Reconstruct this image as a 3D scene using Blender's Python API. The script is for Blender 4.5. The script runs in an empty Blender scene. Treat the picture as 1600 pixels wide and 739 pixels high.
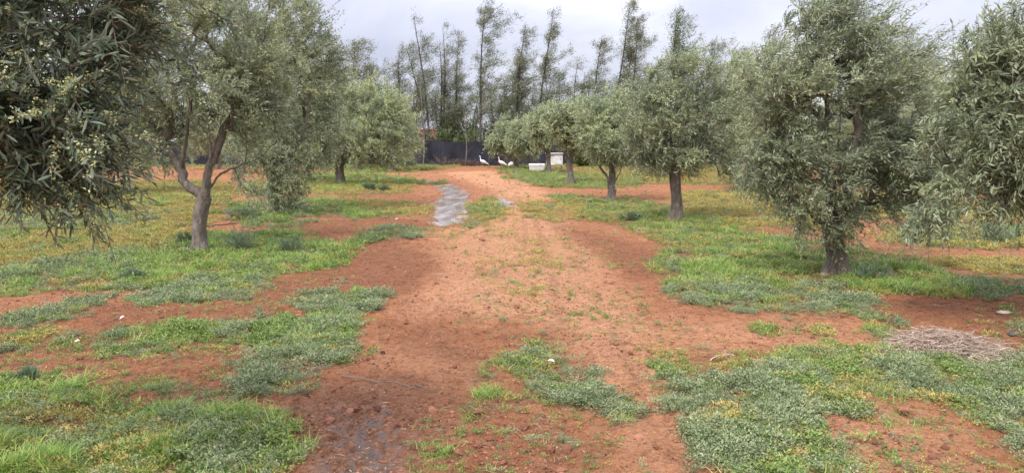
import bpy, math, random
import numpy as np
from mathutils import Vector

R = math.radians
SC = bpy.context.scene
COL = SC.collection
rng = np.random.default_rng(7)
random.seed(7)

# ------------------------------------------------------------------ camera
F = 1155.0; CH = 1.6; HOR = 225.0
PITCH = math.atan((369.5 - HOR) / F)
cam_d = bpy.data.cameras.new('camera')
cam_d.sensor_width = 36; cam_d.lens = 36 * F / 1600
cam_d.clip_start = 0.05; cam_d.clip_end = 3000
cam = bpy.data.objects.new('camera', cam_d)
cam.location = (0, 0, CH); cam.rotation_euler = (R(90) - PITCH, 0, 0)
COL.objects.link(cam); SC.camera = cam
cp, sp_ = math.cos(PITCH), math.sin(PITCH)

def ray(u, v):
    a = (u - 800) / F; b = -(v - 369.5) / F
    return np.array([a, cp + b * sp_, -sp_ + b * cp])

def G(u, v):
    """the point of the flat ground seen at photo position u, v"""
    d = ray(u, v); t = CH / -d[2]
    return np.array([d[0] * t, d[1] * t])

def AT(u, v, Y):
    """the point at distance Y seen at photo position u, v"""
    d = ray(u, v); t = Y / d[1]
    return np.array([d[0] * t, Y, CH + d[2] * t])

# ------------------------------------------------------------------ noise
_perm = np.random.default_rng(3).random((256, 256))
def vnoise(x, y):
    xi = np.floor(x).astype(int); yi = np.floor(y).astype(int)
    fx = x - xi; fy = y - yi
    fx = fx * fx * (3 - 2 * fx); fy = fy * fy * (3 - 2 * fy)
    a = _perm[xi & 255, yi & 255]; b = _perm[(xi + 1) & 255, yi & 255]
    c = _perm[xi & 255, (yi + 1) & 255]; d = _perm[(xi + 1) & 255, (yi + 1) & 255]
    return (a * (1 - fx) + b * fx) * (1 - fy) + (c * (1 - fx) + d * fx) * fy
def fbm(x, y, o=4):
    s = 0; a = .5; t = 0
    for i in range(o):
        s = s + a * vnoise(x + 17.3 * i, y - 9.1 * i); t += a
        x = x * 2.03; y = y * 2.03; a *= .5
    return s / t
def sstep(a, b, x):
    t = np.clip((x - a) / (b - a), 0, 1); return t * t * (3 - 2 * t)

# ------------------------------------------------------------------ mesh helpers
class MB:
    def __init__(s): s.v = []; s.f = []; s.n = 0; s.a = []; s.smooth = []
    def add(s, v, f, rnd=None, smooth=False):
        v = np.asarray(v, dtype=np.float32).reshape(-1, 3); f = np.asarray(f, dtype=np.int32)
        if len(v) == 0 or len(f) == 0: return
        s.v.append(v); s.f.append(f + s.n); s.n += len(v)
        if rnd is None: rnd = .5
        s.a.append(np.broadcast_to(np.asarray(rnd, dtype=np.float32), (len(v),)).copy())
        s.smooth.append(np.full(len(f), smooth))
    def mesh(s, name, mat=None):
        me = bpy.data.meshes.new(name)
        if s.n:
            v = np.concatenate(s.v); me.vertices.add(len(v)); me.vertices.foreach_set('co', v.ravel())
            lv = np.concatenate([f.ravel() for f in s.f])
            tot = np.concatenate([np.full(len(f), f.shape[1]) for f in s.f])
            st = np.concatenate([[0], np.cumsum(tot)[:-1]]).astype(np.int32)
            me.loops.add(len(lv)); me.loops.foreach_set('vertex_index', lv.astype(np.int32))
            me.polygons.add(len(tot)); me.polygons.foreach_set('loop_start', st)
            me.polygons.foreach_set('use_smooth', np.concatenate(s.smooth))
            me.update(calc_edges=True)
            at = me.attributes.new('rnd', 'FLOAT', 'POINT'); at.data.foreach_set('value', np.concatenate(s.a))
        if mat: me.materials.append(mat)
        return me
    def build(s, name, mat, parent=None):
        o = bpy.data.objects.new(name, s.mesh(name, mat)); COL.objects.link(o)
        if parent: o.parent = parent
        return o

def tag(o, label=None, cat=None, group=None, kind=None):
    if label: o['label'] = label
    if cat: o['category'] = cat
    if group: o['group'] = group
    if kind: o['kind'] = kind
    return o
def thing(name, label, cat, loc, group=None, rz=0):
    o = bpy.data.objects.new(name, None); COL.objects.link(o)
    o.empty_display_size = .2
    o.location = [float(c) for c in loc]; o.rotation_euler = (0, 0, rz)
    return tag(o, label, cat, group)
def dup(root, loc, rz, scale, label, group=None):
    r = root.copy(); COL.objects.link(r); r.location = [float(c) for c in loc]; r.rotation_euler = (0, 0, rz)
    r.scale = (scale, scale, scale); r['label'] = label
    if group: r['group'] = group
    for ch in list(root.children):
        c = ch.copy(); COL.objects.link(c); c.parent = r
        for g in list(ch.children):
            d = g.copy(); COL.objects.link(d); d.parent = c
    return r

def unit(a): return a / (np.linalg.norm(a, axis=-1, keepdims=True) + 1e-9)

def tube(mb, pts, rad, k=6, bump=0.0, cap=True, smooth=True, rnd=.5):
    pts = np.asarray(pts, float); rad = np.asarray(rad, float); n = len(pts)
    tan = np.gradient(pts, axis=0); tan = unit(tan)
    ref = np.array([1., 0, 0]) if abs(tan[0][0]) < .8 else np.array([0, 1., 0])
    S = []
    for t in tan:
        ref = ref - t * np.dot(ref, t); ref = ref / (np.linalg.norm(ref) + 1e-9); S.append(ref.copy())
    S = np.array(S); B = np.cross(tan, S)
    a = np.arange(k) / k * 2 * math.pi
    ring = S[:, None] * np.cos(a)[None, :, None] + B[:, None] * np.sin(a)[None, :, None]
    r = rad[:, None]
    if bump:
        zz = np.arange(n)[:, None] * .35
        r = r * (1 + bump * (fbm(zz + np.cos(a) * 1.3 + pts[0, 0], np.sin(a) * 1.3 + zz * .2 + pts[0, 1] + 30, 3) - .5) * 2)
    v = pts[:, None] + ring * r[..., None]
    v = v.reshape(-1, 3)
    i = np.arange(n - 1)[:, None] * k; j = np.arange(k)[None]; j2 = (j + 1) % k
    f = np.stack([i + j, i + j2, i + k + j2, i + k + j], -1).reshape(-1, 4)
    mb.add(v, f, rnd, smooth)
    if cap:
        c = np.stack([pts[-1] + tan[-1] * rad[-1] * .5]); ring_last = v[-k:]
        mb.add(np.vstack([ring_last, c]), np.array([[q, (q + 1) % k, k] for q in range(k)]), rnd, smooth)

def box(mb, c, s, rnd=.5, bev=.0, rz=0.0):
    """a box with chamfered vertical and horizontal edges"""
    c = np.array(c, float); h = np.array(s, float) / 2; b = min(bev, h.min() * .8)
    if b <= 0:
        v = np.array([[x, y, z] for x in (-1, 1) for y in (-1, 1) for z in (-1, 1)]) * h
        f = [[0, 1, 3, 2], [4, 6, 7, 5], [0, 4, 5, 1], [2, 3, 7, 6], [0, 2, 6, 4], [1, 5, 7, 3]]
        v = _rz(v, rz) + c; mb.add(v, f, rnd); return
    rings = []
    for z, i in ((-h[2], b), (-h[2] + b, 0), (h[2] - b, 0), (h[2], b)):
        X, Y = h[0] - i, h[1] - i
        rings.append([(-X + b, -Y, z), (X - b, -Y, z), (X, -Y + b, z), (X, Y - b, z), (X - b, Y, z), (-X + b, Y, z), (-X, Y - b, z), (-X, -Y + b, z)])
    v = _rz(np.array(rings).reshape(-1, 3), rz) + c
    f = [[r * 8 + j, r * 8 + (j + 1) % 8, (r + 1) * 8 + (j + 1) % 8, (r + 1) * 8 + j] for r in range(3) for j in range(8)]
    mb.add(v, f, rnd); mb.add(v[:8], [list(range(8))[::-1]], rnd); mb.add(v[-8:], [list(range(8))], rnd)
def _rz(v, a):
    c, s = math.cos(a), math.sin(a)
    return np.stack([v[:, 0] * c - v[:, 1] * s, v[:, 0] * s + v[:, 1] * c, v[:, 2]], -1)

# ------------------------------------------------------------------ leaf templates
T_FAR = (np.array([[0, 0, 0], [-.5, .45, .16], [0, 1, 0], [.5, .45, .16]]), np.array([[0, 3, 2], [0, 2, 1]]))
T_NEAR = (np.array([[0, 0, 0], [-.40, .22, .10], [0, .22, 0], [.40, .22, .10], [-.5, .55, .05], [0, .55, -.08], [.5, .55, .05],
                    [-.28, .84, -.10], [0, .84, -.2], [.28, .84, -.10], [0, 1, -.35]]),
          np.array([[0, 2, 1], [0, 3, 2], [1, 2, 5], [1, 5, 4], [2, 3, 6], [2, 6, 5], [4, 5, 8], [4, 8, 7], [5, 6, 9], [5, 9, 8], [7, 8, 10], [8, 9, 10]]))
def leaves(mb, P, D, L, W, tmpl=T_FAR, roll=1.0, up=None, rnd=None, rg=None):
    n = len(P)
    if n == 0: return
    rg = rg or rng
    T, Fc = tmpl
    D = unit(D)
    U = np.zeros((n, 3)); U[:, 2] = 1
    U = U + rg.normal(0, roll, (n, 3))
    S = unit(np.cross(D, U)); N = np.cross(S, D)
    L = np.broadcast_to(L, (n,)); W = np.broadcast_to(W, (n,))
    v = (P[:, None] + S[:, None] * (T[None, :, 0:1] * W[:, None, None]) + D[:, None] * (T[None, :, 1:2] * L[:, None, None])
         + N[:, None] * (T[None, :, 2:3] * W[:, None, None]))
    k = len(T)
    f = (Fc[None] + (np.arange(n) * k)[:, None, None]).reshape(-1, 3)
    if rnd is None: rnd = rg.random(n)
    mb.add(v.reshape(-1, 3), f, np.repeat(rnd, k))

# ------------------------------------------------------------------ materials
def newmat(name):
    m = bpy.data.materials.new(name); m.use_nodes = True
    nt = m.node_tree; b = nt.nodes['Principled BSDF']
    return m, nt, b
def N_(nt, t, **kw):
    n = nt.nodes.new(t)
    for k, v in kw.items(): setattr(n, k, v)
    return n
def ramp(nt, stops, fac=None, interp='LINEAR'):
    n = nt.nodes.new('ShaderNodeValToRGB'); cr = n.color_ramp; cr.interpolation = interp
    while len(cr.elements) < len(stops): cr.elements.new(.5)
    for e, (p, c) in zip(cr.elements, stops): e.position = p; e.color = (*c, 1)
    if fac is not None: nt.links.new(fac, n.inputs[0])
    return n
def mixc(nt, fac, a, b, mode='MIX'):
    n = nt.nodes.new('ShaderNodeMix'); n.data_type = 'RGBA'; n.blend_type = mode
    for s, val in ((0, fac), (6, a), (7, b)):
        if isinstance(val, (int, float)): n.inputs[s].default_value = val
        elif isinstance(val, tuple): n.inputs[s].default_value = (*val, 1)
        else: nt.links.new(val, n.inputs[s])
    return n.outputs[2]

def leaf_mat(name, stops, under=None, rough=.5, transl=.12, source='attr', hue=.0):
    m, nt, b = newmat(name)
    if source == 'attr':
        a = N_(nt, 'ShaderNodeAttribute', attribute_name='rnd'); fac = a.outputs['Fac']
    else:
        a = N_(nt, 'ShaderNodeAttribute', attribute_name='rnd')
        oi = N_(nt, 'ShaderNodeObjectInfo')
        mm = N_(nt, 'ShaderNodeMath', operation='MULTIPLY_ADD'); nt.links.new(a.outputs['Fac'], mm.inputs[0]); mm.inputs[1].default_value = .5
        m2 = N_(nt, 'ShaderNodeMath', operation='MULTIPLY'); nt.links.new(oi.outputs['Random'], m2.inputs[0]); m2.inputs[1].default_value = .5
        nt.links.new(m2.outputs[0], mm.inputs[2]); fac = mm.outputs[0]
    r = ramp(nt, stops, fac); col = r.outputs[0]
    if under:
        g = N_(nt, 'ShaderNodeNewGeometry')
        u = mixc(nt, .35, under, col)
        col = mixc(nt, g.outputs['Backfacing'], col, u)
    nt.links.new(col, b.inputs['Base Color'])
    b.inputs['Roughness'].default_value = rough
    b.inputs['Specular IOR Level'].default_value = .35
    if transl:
        t = N_(nt, 'ShaderNodeBsdfTranslucent'); nt.links.new(col, t.inputs[0])
        mx = N_(nt, 'ShaderNodeMixShader'); mx.inputs[0].default_value = transl
        nt.links.new(b.outputs[0], mx.inputs[1]); nt.links.new(t.outputs[0], mx.inputs[2])
        nt.links.new(mx.outputs[0], nt.nodes['Material Output'].inputs[0])
    return m

M = {}
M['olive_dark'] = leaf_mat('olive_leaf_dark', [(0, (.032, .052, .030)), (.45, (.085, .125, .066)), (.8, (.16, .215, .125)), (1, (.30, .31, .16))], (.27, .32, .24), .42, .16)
M['olive'] = leaf_mat('olive_leaf', [(0, (.075, .105, .056)), (.42, (.165, .21, .112)), (.78, (.28, .325, .17)), (1, (.41, .40, .20))], (.40, .44, .31), .40, .24)
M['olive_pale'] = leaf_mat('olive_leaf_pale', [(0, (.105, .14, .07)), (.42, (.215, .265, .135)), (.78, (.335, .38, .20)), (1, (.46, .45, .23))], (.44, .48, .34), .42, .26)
M['blossom'] = leaf_mat('olive_blossom', [(0, (.42, .46, .19)), (.6, (.60, .63, .31)), (1, (.75, .75, .48))], None, .7, .3)
M['wind'] = leaf_mat('windbreak_foliage', [(0, (.075, .088, .048)), (.6, (.165, .185, .10)), (1, (.28, .28, .16))], None, .6, .15)
M['wind_green'] = leaf_mat('green_foliage', [(0, (.06, .09, .03)), (.6, (.12, .165, .055)), (1, (.22, .24, .09))], None, .6, .15)
M['grass'] = leaf_mat('grass', [(0, (.075, .14, .03)), (.35, (.17, .29, .055)), (.65, (.30, .41, .08)), (.84, (.45, .43, .14)), (1, (.52, .42, .20))], None, .5, .3, 'inst')
M['weed'] = leaf_mat('green_weed', [(0, (.09, .15, .035)), (.45, (.18, .26, .065)), (.8, (.28, .35, .10)), (1, (.42, .38, .15))], None, .55, .2, 'inst')
M['grey'] = leaf_mat('grey_ground_cover', [(0, (.10, .135, .06)), (.45, (.20, .245, .12)), (.8, (.31, .345, .18)), (1, (.44, .40, .22))], None, .6, .12, 'inst')
M['yellow'] = leaf_mat('yellow_weed', [(0, (.17, .17, .05)), (.4, (.34, .31, .085)), (.75, (.48, .38, .12)), (1, (.42, .22, .09))], None, .6, .2, 'inst')
M['bluebush'] = leaf_mat('feathery_bush', [(0, (.085, .13, .075)), (.5, (.15, .21, .12)), (1, (.24, .30, .17))], None, .6, .12)
M['straw'] = leaf_mat('straw', [(0, (.20, .13, .095)), (.5, (.42, .31, .235)), (1, (.66, .53, .42))], None, .7, 0)
M['litter'] = leaf_mat('dry_litter', [(0, (.10, .055, .03)), (.5, (.25, .15, .09)), (.8, (.42, .28, .17)), (1, (.58, .45, .30))], None, .8, 0, 'inst')
M['litter_b'] = leaf_mat('dry_twigs', [(0, (.06, .045, .04)), (.6, (.14, .10, .085)), (1, (.24, .17, .14))], None, .8, 0)
M['clod'] = leaf_mat('soil_clod', [(0, (.07, .030, .020)), (.5, (.19, .075, .042)), (1, (.36, .165, .10))], None, .95, 0, 'inst')

def bark_mat(name, c1, c2, c3, scale=14, zs=.35, bstr=.6):
    m, nt, b = newmat(name)
    tc = N_(nt, 'ShaderNodeTexCoord'); mp = N_(nt, 'ShaderNodeMapping'); mp.inputs['Scale'].default_value = (1, 1, zs)
    nt.links.new(tc.outputs['Object'], mp.inputs[0])
    n = N_(nt, 'ShaderNodeTexNoise'); n.inputs['Scale'].default_value = scale; n.inputs['Detail'].default_value = 8; n.inputs['Roughness'].default_value = .7
    nt.links.new(mp.outputs[0], n.inputs['Vector'])
    v = N_(nt, 'ShaderNodeTexVoronoi'); v.inputs['Scale'].default_value = scale * 2.5; nt.links.new(mp.outputs[0], v.inputs['Vector'])
    r = ramp(nt, [(.3, c1), (.52, c2), (.72, c3)], n.outputs[0])
    nt.links.new(r.outputs[0], b.inputs['Base Color']); b.inputs['Roughness'].default_value = .9
    ad = N_(nt, 'ShaderNodeMath', operation='ADD'); nt.links.new(n.outputs[0], ad.inputs[0]); nt.links.new(v.outputs['Distance'], ad.inputs[1])
    bp = N_(nt, 'ShaderNodeBump'); bp.inputs['Strength'].default_value = bstr; bp.inputs['Distance'].default_value = .02
    nt.links.new(ad.outputs[0], bp.inputs['Height']); nt.links.new(bp.outputs[0], b.inputs['Normal'])
    return m
M['bark'] = bark_mat('olive_bark', (.055, .044, .035), (.145, .118, .094), (.28, .24, .20))
M['bark_dark'] = bark_mat('dark_bark', (.04, .034, .03), (.085, .072, .062), (.15, .13, .11), 6)
M['bark_thin'] = bark_mat('twig_bark', (.10, .085, .07), (.20, .17, .14), (.28, .25, .21), 8)

def plain(name, col, rough=.7, var=.15, scale=6, bump=.1, dirt=None):
    m, nt, b = newmat(name)
    tc = N_(nt, 'ShaderNodeTexCoord')
    n = N_(nt, 'ShaderNodeTexNoise'); n.inputs['Scale'].default_value = scale; n.inputs['Detail'].default_value = 6
    nt.links.new(tc.outputs['Object'], n.inputs['Vector'])
    lo = tuple(c * (1 - var) for c in col) if dirt is None else dirt
    hi = tuple(min(c * (1 + var), .9) for c in col)
    r = ramp(nt, [(.32, lo), (.5, col), (.75, hi)], n.outputs[0])
    nt.links.new(r.outputs[0], b.inputs['Base Color']); b.inputs['Roughness'].default_value = rough
    if bump:
        bp = N_(nt, 'ShaderNodeBump'); bp.inputs['Strength'].default_value = bump; bp.inputs['Distance'].default_value = .02
        nt.links.new(n.outputs[0], bp.inputs['Height']); nt.links.new(bp.outputs[0], b.inputs['Normal'])
    return m
M['white'] = plain('white_panel', (.72, .71, .68), .6, .08, 5, .1, (.5, .48, .45))
M['wood'] = plain('grey_wood', (.20, .16, .12), .8, .3, 9)
M['net'] = plain('shade_net', (.018, .019, .029), .85, .7, 1.1, .5)
M['post'] = plain('fence_post', (.11, .09, .085), .7, .3, 4)
M['feather'] = plain('white_feather', (.80, .79, .76), .7, .05, 30, .1)
M['beak'] = plain('beak', (.35, .25, .15), .5, .1)
M['stone'] = plain('stone', (.42, .33, .27), .9, .25, 12, .4)
M['terracotta'] = plain('pink_plaster', (.52, .24, .15), .9, .1, 2)
M['cream'] = plain('cream_plaster', (.62, .47, .35), .9, .1, 2)
M['dark_glass'] = plain('dark_glass', (.03, .035, .04), .2, .1, 2, 0)
M['hosepipe'] = plain('black_pipe', (.03, .03, .03), .5, .2, 9, 0)

# ------------------------------------------------------------------ vegetation map (ground polygons)
# kind: grass / weed / grey / yellow ; density ; size
PATCH = []
def patch(kind, dens, pix, size=1.0):
    PATCH.append((kind, dens, np.array([G(u, v) for u, v in pix]), size))
# left side, near to far
patch('grass', 1.0, [(-60, 612), (60, 606), (150, 622), (230, 640), (330, 655), (405, 668), (440, 700), (430, 760), (-90, 760)], 1.15)
patch('weed', .5, [(-60, 590), (80, 588), (250, 600), (350, 615), (350, 640), (200, 640), (60, 612), (-60, 615)])
patch('grey', .35, [(280, 650), (400, 662), (430, 700), (420, 745), (300, 740)], 1.2)
patch('grey', .55, [(350, 575), (430, 562), (490, 590), (485, 625), (400, 642), (355, 632)], 1.2)
patch('grass', .5, [(360, 580), (470, 575), (500, 600), (460, 630), (370, 632)], .8)
patch('weed', .75, [(-60, 535), (90, 530), (250, 520), (400, 512), (560, 503), (552, 540), (570, 566), (520, 585), (440, 562), (250, 556), (120, 560), (-60, 562)])
patch('grey', .6, [(135, 532), (210, 528), (215, 556), (140, 560)])
patch('grey', .8, [(430, 515), (560, 505), (555, 540), (565, 568), (500, 580), (440, 560)])
patch('grey', .9, [(450, 465), (520, 460), (590, 463), (582, 485), (545, 492), (562, 520), (520, 525), (500, 495), (455, 480)])
patch('grey', .8, [(30, 503), (80, 486), (172, 476), (150, 492), (100, 503), (90, 526), (45, 518)])
patch('grey', .9, [(212, 468), (300, 442), (415, 430), (412, 462), (345, 472), (300, 486), (230, 482)])
patch('weed', .6, [(-80, 440), (60, 425), (170, 402), (260, 388), (330, 368), (440, 362), (540, 388), (548, 405), (520, 420), (430, 430), (300, 443), (215, 450), (120, 458), (-80, 470)])
patch('grass', 1.0, [(-80, 440), (60, 425), (170, 402), (260, 388), (330, 368), (440, 362), (540, 388), (548, 405), (520, 420), (430, 430), (300, 443), (215, 450), (120, 458), (-80, 470)], 1.0)
patch('grey', .8, [(-80, 430), (40, 420), (150, 400), (220, 398), (200, 425), (100, 448), (-80, 462)])
patch('yellow', .8, [(-80, 290), (130, 283), (330, 285), (380, 300), (330, 330), (320, 365), (230, 392), (120, 405), (0, 420), (-80, 425)])
patch('weed', .16, [(-80, 290), (130, 283), (370, 285), (350, 330), (310, 365), (230, 385), (100, 400), (-80, 415)])
patch('grey', .9, [(-80, 338), (90, 335), (250, 335), (240, 352), (160, 358), (60, 362), (-80, 362)])
patch('grass', .6, [(100, 312), (240, 305), (300, 315), (250, 325), (110, 325)])
patch('weed', .9, [(350, 322), (470, 315), (480, 345), (440, 356), (380, 350)])
patch('grey', .6, [(370, 345), (480, 340), (490, 355), (420, 362)])
patch('grass', .8, [(470, 312), (540, 315), (600, 326), (640, 330), (600, 343), (500, 343), (465, 335)])
patch('yellow', .7, [(470, 308), (640, 318), (680, 328), (670, 336), (560, 330)])
patch('grey', .9, [(580, 360), (620, 355), (660, 363), (655, 376), (610, 377)])
patch('weed', .8, [(545, 373), (590, 368), (600, 381), (560, 386)])
patch('grass', .9, [(470, 272), (560, 268), (640, 280), (655, 288), (600, 293), (540, 300), (470, 303)])
patch('yellow', .7, [(380, 285), (640, 290), (645, 303), (560, 306), (380, 305)])
patch('weed', .8, [(470, 262), (640, 256), (700, 262), (640, 270), (560, 270)])
patch('yellow', .6, [(560, 258), (720, 258), (700, 266), (600, 268)])
patch('weed', .8, [(630, 282), (690, 283), (690, 290), (640, 290)])
# middle
patch('grey', 1., [(805, 553), (850, 548), (868, 560), (885, 582), (930, 600), (968, 640), (970, 662), (930, 662), (880, 628), (832, 615), (803, 585)], 1.05)
patch('grass', .8, [(708, 628), (760, 612), (800, 603), (840, 618), (815, 638), (770, 648), (720, 640)], .8)
patch('weed', .7, [(732, 585), (765, 572), (800, 566), (812, 575), (770, 585), (765, 598), (738, 597)], .8)
patch('weed', .7, [(718, 502), (745, 501), (748, 509), (722, 511)], .7)
patch('weed', .7, [(755, 434), (780, 432), (782, 438), (758, 440)], .7)
patch('grey', .8, [(842, 700), (880, 695), (900, 712), (880, 726), (845, 720)])
patch('grass', .8, [(735, 728), (790, 718), (815, 740), (800, 760), (720, 760)], .9)
patch('grass', .45, [(630, 712), (700, 700), (722, 715), (700, 732), (640, 735)], .8)
patch('weed', .6, [(785, 662), (815, 660), (820, 672), (790, 677)], .7)
patch('weed', .7, [(705, 348), (745, 345), (760, 355), (720, 358)])
patch('yellow', .6, [(725, 330), (760, 308), (790, 318), (790, 335), (760, 345), (730, 345)])
patch('weed', .35, [(725, 335), (760, 308), (790, 320), (770, 345)])
patch('yellow', .055, [(640, 340), (820, 330), (900, 370), (920, 440), (820, 480), (740, 430), (690, 380)])
# right side
patch('yellow', .9, [(815, 316), (850, 315), (878, 330), (880, 347), (850, 348), (822, 332)])
patch('weed', .9, [(780, 262), (860, 262), (900, 272), (1000, 275), (1000, 292), (930, 297), (850, 294), (800, 280)])
patch('grass', .7, [(820, 268), (880, 272), (940, 290), (900, 296), (830, 288)])
patch('yellow', .8, [(900, 262), (1230, 265), (1230, 290), (1080, 290), (1000, 288), (920, 284)])
patch('weed', .8, [(860, 306), (960, 310), (1060, 325), (1060, 340), (980, 348), (920, 345), (880, 325)])
patch('yellow', .7, [(870, 306), (960, 320), (1040, 330), (980, 352), (900, 345)])
patch('yellow', .95, [(1060, 300), (1300, 300), (1640, 330), (1640, 345), (1300, 345), (1280, 362), (1160, 352), (1070, 335)])
patch('grass', 1., [(930, 345), (1000, 342), (1060, 335), (1150, 345), (1180, 355), (1130, 363), (1040, 364), (960, 357)], .8)
patch('weed', .7, [(1020, 365), (1140, 362), (1280, 378), (1260, 392), (1100, 385), (1010, 380)])
patch('yellow', .4, [(1010, 365), (1140, 362), (1250, 375), (1100, 390), (1010, 385)])
patch('grass', 1., [(1040, 392), (1090, 380), (1170, 385), (1290, 392), (1400, 402), (1480, 428), (1500, 440), (1520, 465), (1400, 462), (1300, 450), (1160, 446), (1060, 448), (1030, 425)], 1.)
patch('grey', 1., [(1045, 455), (1110, 446), (1200, 448), (1300, 453), (1350, 470), (1385, 492), (1375, 506), (1270, 494), (1150, 488), (1060, 474)])
patch('yellow', .8, [(1380, 365), (1640, 365), (1640, 392), (1500, 388), (1380, 382)])
patch('yellow', .8, [(1430, 410), (1640, 405), (1640, 432), (1500, 425)])
patch('weed', .5, [(1380, 355), (1640, 350), (1640, 392), (1500, 385), (1400, 380)])
patch('grey', .7, [(1480, 435), (1640, 440), (1640, 466), (1530, 468)])
patch('grass', .8, [(1350, 512), (1385, 502), (1398, 520), (1392, 543), (1355, 535)])
patch('grass', .6, [(1375, 545), (1430, 552), (1440, 575), (1370, 565)])
patch('weed', .5, [(1160, 512), (1210, 505), (1268, 512), (1260, 528), (1180, 526)])
patch('weed', .5, [(1530, 500), (1640, 490), (1640, 560), (1570, 545)])
patch('weed', .45, [(1000, 565), (1060, 548), (1180, 560), (1180, 590), (1040, 600)])
patch('grey', 1., [(1030, 622), (1070, 596), (1160, 583), (1250, 590), (1290, 612), (1345, 640), (1342, 656), (1270, 652), (1225, 680), (1215, 760), (1115, 760), (1075, 690)], 1.2)
patch('yellow', .35, [(1210, 590), (1280, 610), (1260, 660), (1200, 740), (1150, 740)], 1.1)
patch('weed', .8, [(1150, 560), (1300, 552), (1420, 570), (1640, 560), (1640, 640), (1540, 650), (1450, 628), (1350, 620), (1280, 600)], 1.)
patch('grey', .6, [(1250, 560), (1420, 575), (1640, 570), (1640, 740), (1580, 700), (1510, 660), (1430, 625), (1340, 615)], 1.1)
patch('yellow', .35, [(1200, 560), (1330, 590), (1480, 600), (1420, 625), (1300, 615)])
patch('yellow', .3, [(1220, 625), (1260, 670), (1260, 740), (1200, 740)])
patch('weed', .18, [(1250, 700), (1350, 690), (1500, 720), (1560, 760), (1250, 760)])

def inpoly(px, py, poly):
    lo = poly.min(0); hi = poly.max(0); m = (px >= lo[0]) & (px <= hi[0]) & (py >= lo[1]) & (py <= hi[1])
    out = np.zeros(px.shape, bool)
    if m.any(): out[m] = _inpoly(px[m], py[m], poly)
    return out
def _inpoly(px, py, poly):
    inside = np.zeros(px.shape, bool); n = len(poly); j = n - 1
    for i in range(n):
        xi, yi = poly[i]; xj, yj = poly[j]
        c = ((yi > py) != (yj > py)) & (px < (xj - xi) * (py - yi) / (yj - yi + 1e-12) + xi)
        inside ^= c; j = i
    return inside
_wc = {}
def warp(x, y):
    if _wc.get('x') is x and _wc.get('y') is y: return _wc['r']
    r = _warp(x, y); _wc.update(x=x, y=y, r=r); return r
def _warp(x, y):
    a = .05 + .015 * np.hypot(x, y)
    wx = x + a * 2.0 * (fbm(x * 2.3 + 5, y * 2.3, 4) - .5) + a * .8 * (fbm(x * 9, y * 9 + 4, 2) - .5)
    wy = y + a * 4.0 * (fbm(x * 2.1 - 8, y * 1.6 + 20, 4) - .5) + a * 1.5 * (fbm(x * 8 + 40, y * 8, 2) - .5)
    return wx, wy
def poly_mask(x, y, poly, soft=0.0):
    wx, wy = warp(x, y); return inpoly(wx, wy, poly).astype(float)
def in_view(x, y):
    return (y > 3.2) & (np.abs(x) < .72 * y) & (y < 52)
def outside_density(x, y, kind):
    """ground cover beyond what the photo shows: noise patches off the track"""
    off = sstep(1.8, 3.2, np.abs(x + .06 * y - .2))
    k = {'grass': 3, 'weed': 11, 'grey': 23, 'yellow': 37}[kind]
    n = fbm(x * .5 + k, y * .5 - k, 3)
    return sstep(.5, .62, n) * off * .8

# damp / dark soil and pale dry soil areas
DAMP = [(.9, [(95, 497), (200, 480), (320, 478), (460, 488), (455, 510), (330, 518), (200, 522), (110, 525)]),
        (1., [(420, 395), (600, 375), (660, 395), (690, 425), (640, 455), (560, 480), (430, 480), (250, 488), (430, 440), (540, 415)]),
        (.8, [(590, 500), (700, 515), (760, 540), (770, 580), (700, 575), (600, 545)]),
        (.9, [(440, 348), (560, 343), (670, 345), (690, 360), (580, 355), (500, 378), (420, 372)]),
        (.7, [(0, 560), (380, 556), (375, 580), (0, 590)]),
        (.6, [(430, 620), (560, 595), (660, 600), (760, 650), (820, 640), (960, 700), (980, 760), (420, 760)]),
        (.9, [(860, 345), (960, 372), (1040, 400), (1040, 440), (980, 440), (930, 400), (880, 370)]),
        (.8, [(1150, 357), (1260, 362), (1260, 388), (1170, 372)]),
        (1., [(1350, 470), (1420, 462), (1640, 465), (1640, 505), (1500, 512), (1400, 500)]),
        (.7, [(500, 303), (640, 303), (685, 310), (680, 325), (560, 320)]),
        (.6, [(700, 520), (900, 520), (900, 545), (720, 550)]),
        (.5, [(880, 300), (1060, 300), (1080, 315), (900, 312)])]
DAMP = [(a, np.array([G(*p) for p in q])) for a, q in DAMP]
MUD = np.array([G(*p) for p in [(430, 640), (540, 600), (640, 620), (700, 680), (640, 760), (430, 760)]])
SEEP = np.array([G(*p) for p in [(520, 660), (570, 640), (625, 655), (600, 690), (640, 700), (600, 720), (640, 765), (470, 765), (505, 700)]])
PALE = [(.9, [(600, 545), (700, 565), (770, 595), (700, 600), (640, 590), (560, 570)]),
        (1., [(690, 270), (770, 268), (850, 300), (900, 370), (960, 450), (1040, 520), (1060, 640), (1090, 760), (960, 760), (960, 600), (860, 520), (720, 500), (650, 480), (700, 420), (680, 365), (750, 350), (780, 300)]),
        (.8, [(1020, 500), (1360, 505), (1350, 550), (1180, 560), (1050, 545)]),
        (.8, [(1240, 640), (1420, 625), (1520, 670), (1560, 760), (1250, 760)])]
PALE = [(a, np.array([G(*p) for p in q])) for a, q in PALE]
PUD = [np.array([G(*p) for p in q]) for q in (
    [(680, 340), (684, 318), (690, 305), (688, 295), (684, 288), (708, 287), (722, 293), (730, 300), (728, 308), (738, 316), (733, 332), (722, 340), (716, 351), (690, 352), (678, 348)],
    [(770, 309), (790, 309), (800, 317), (812, 322), (795, 324), (780, 320)],
    [(640, 281), (672, 282), (690, 287), (662, 287), (645, 285)])]
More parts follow.
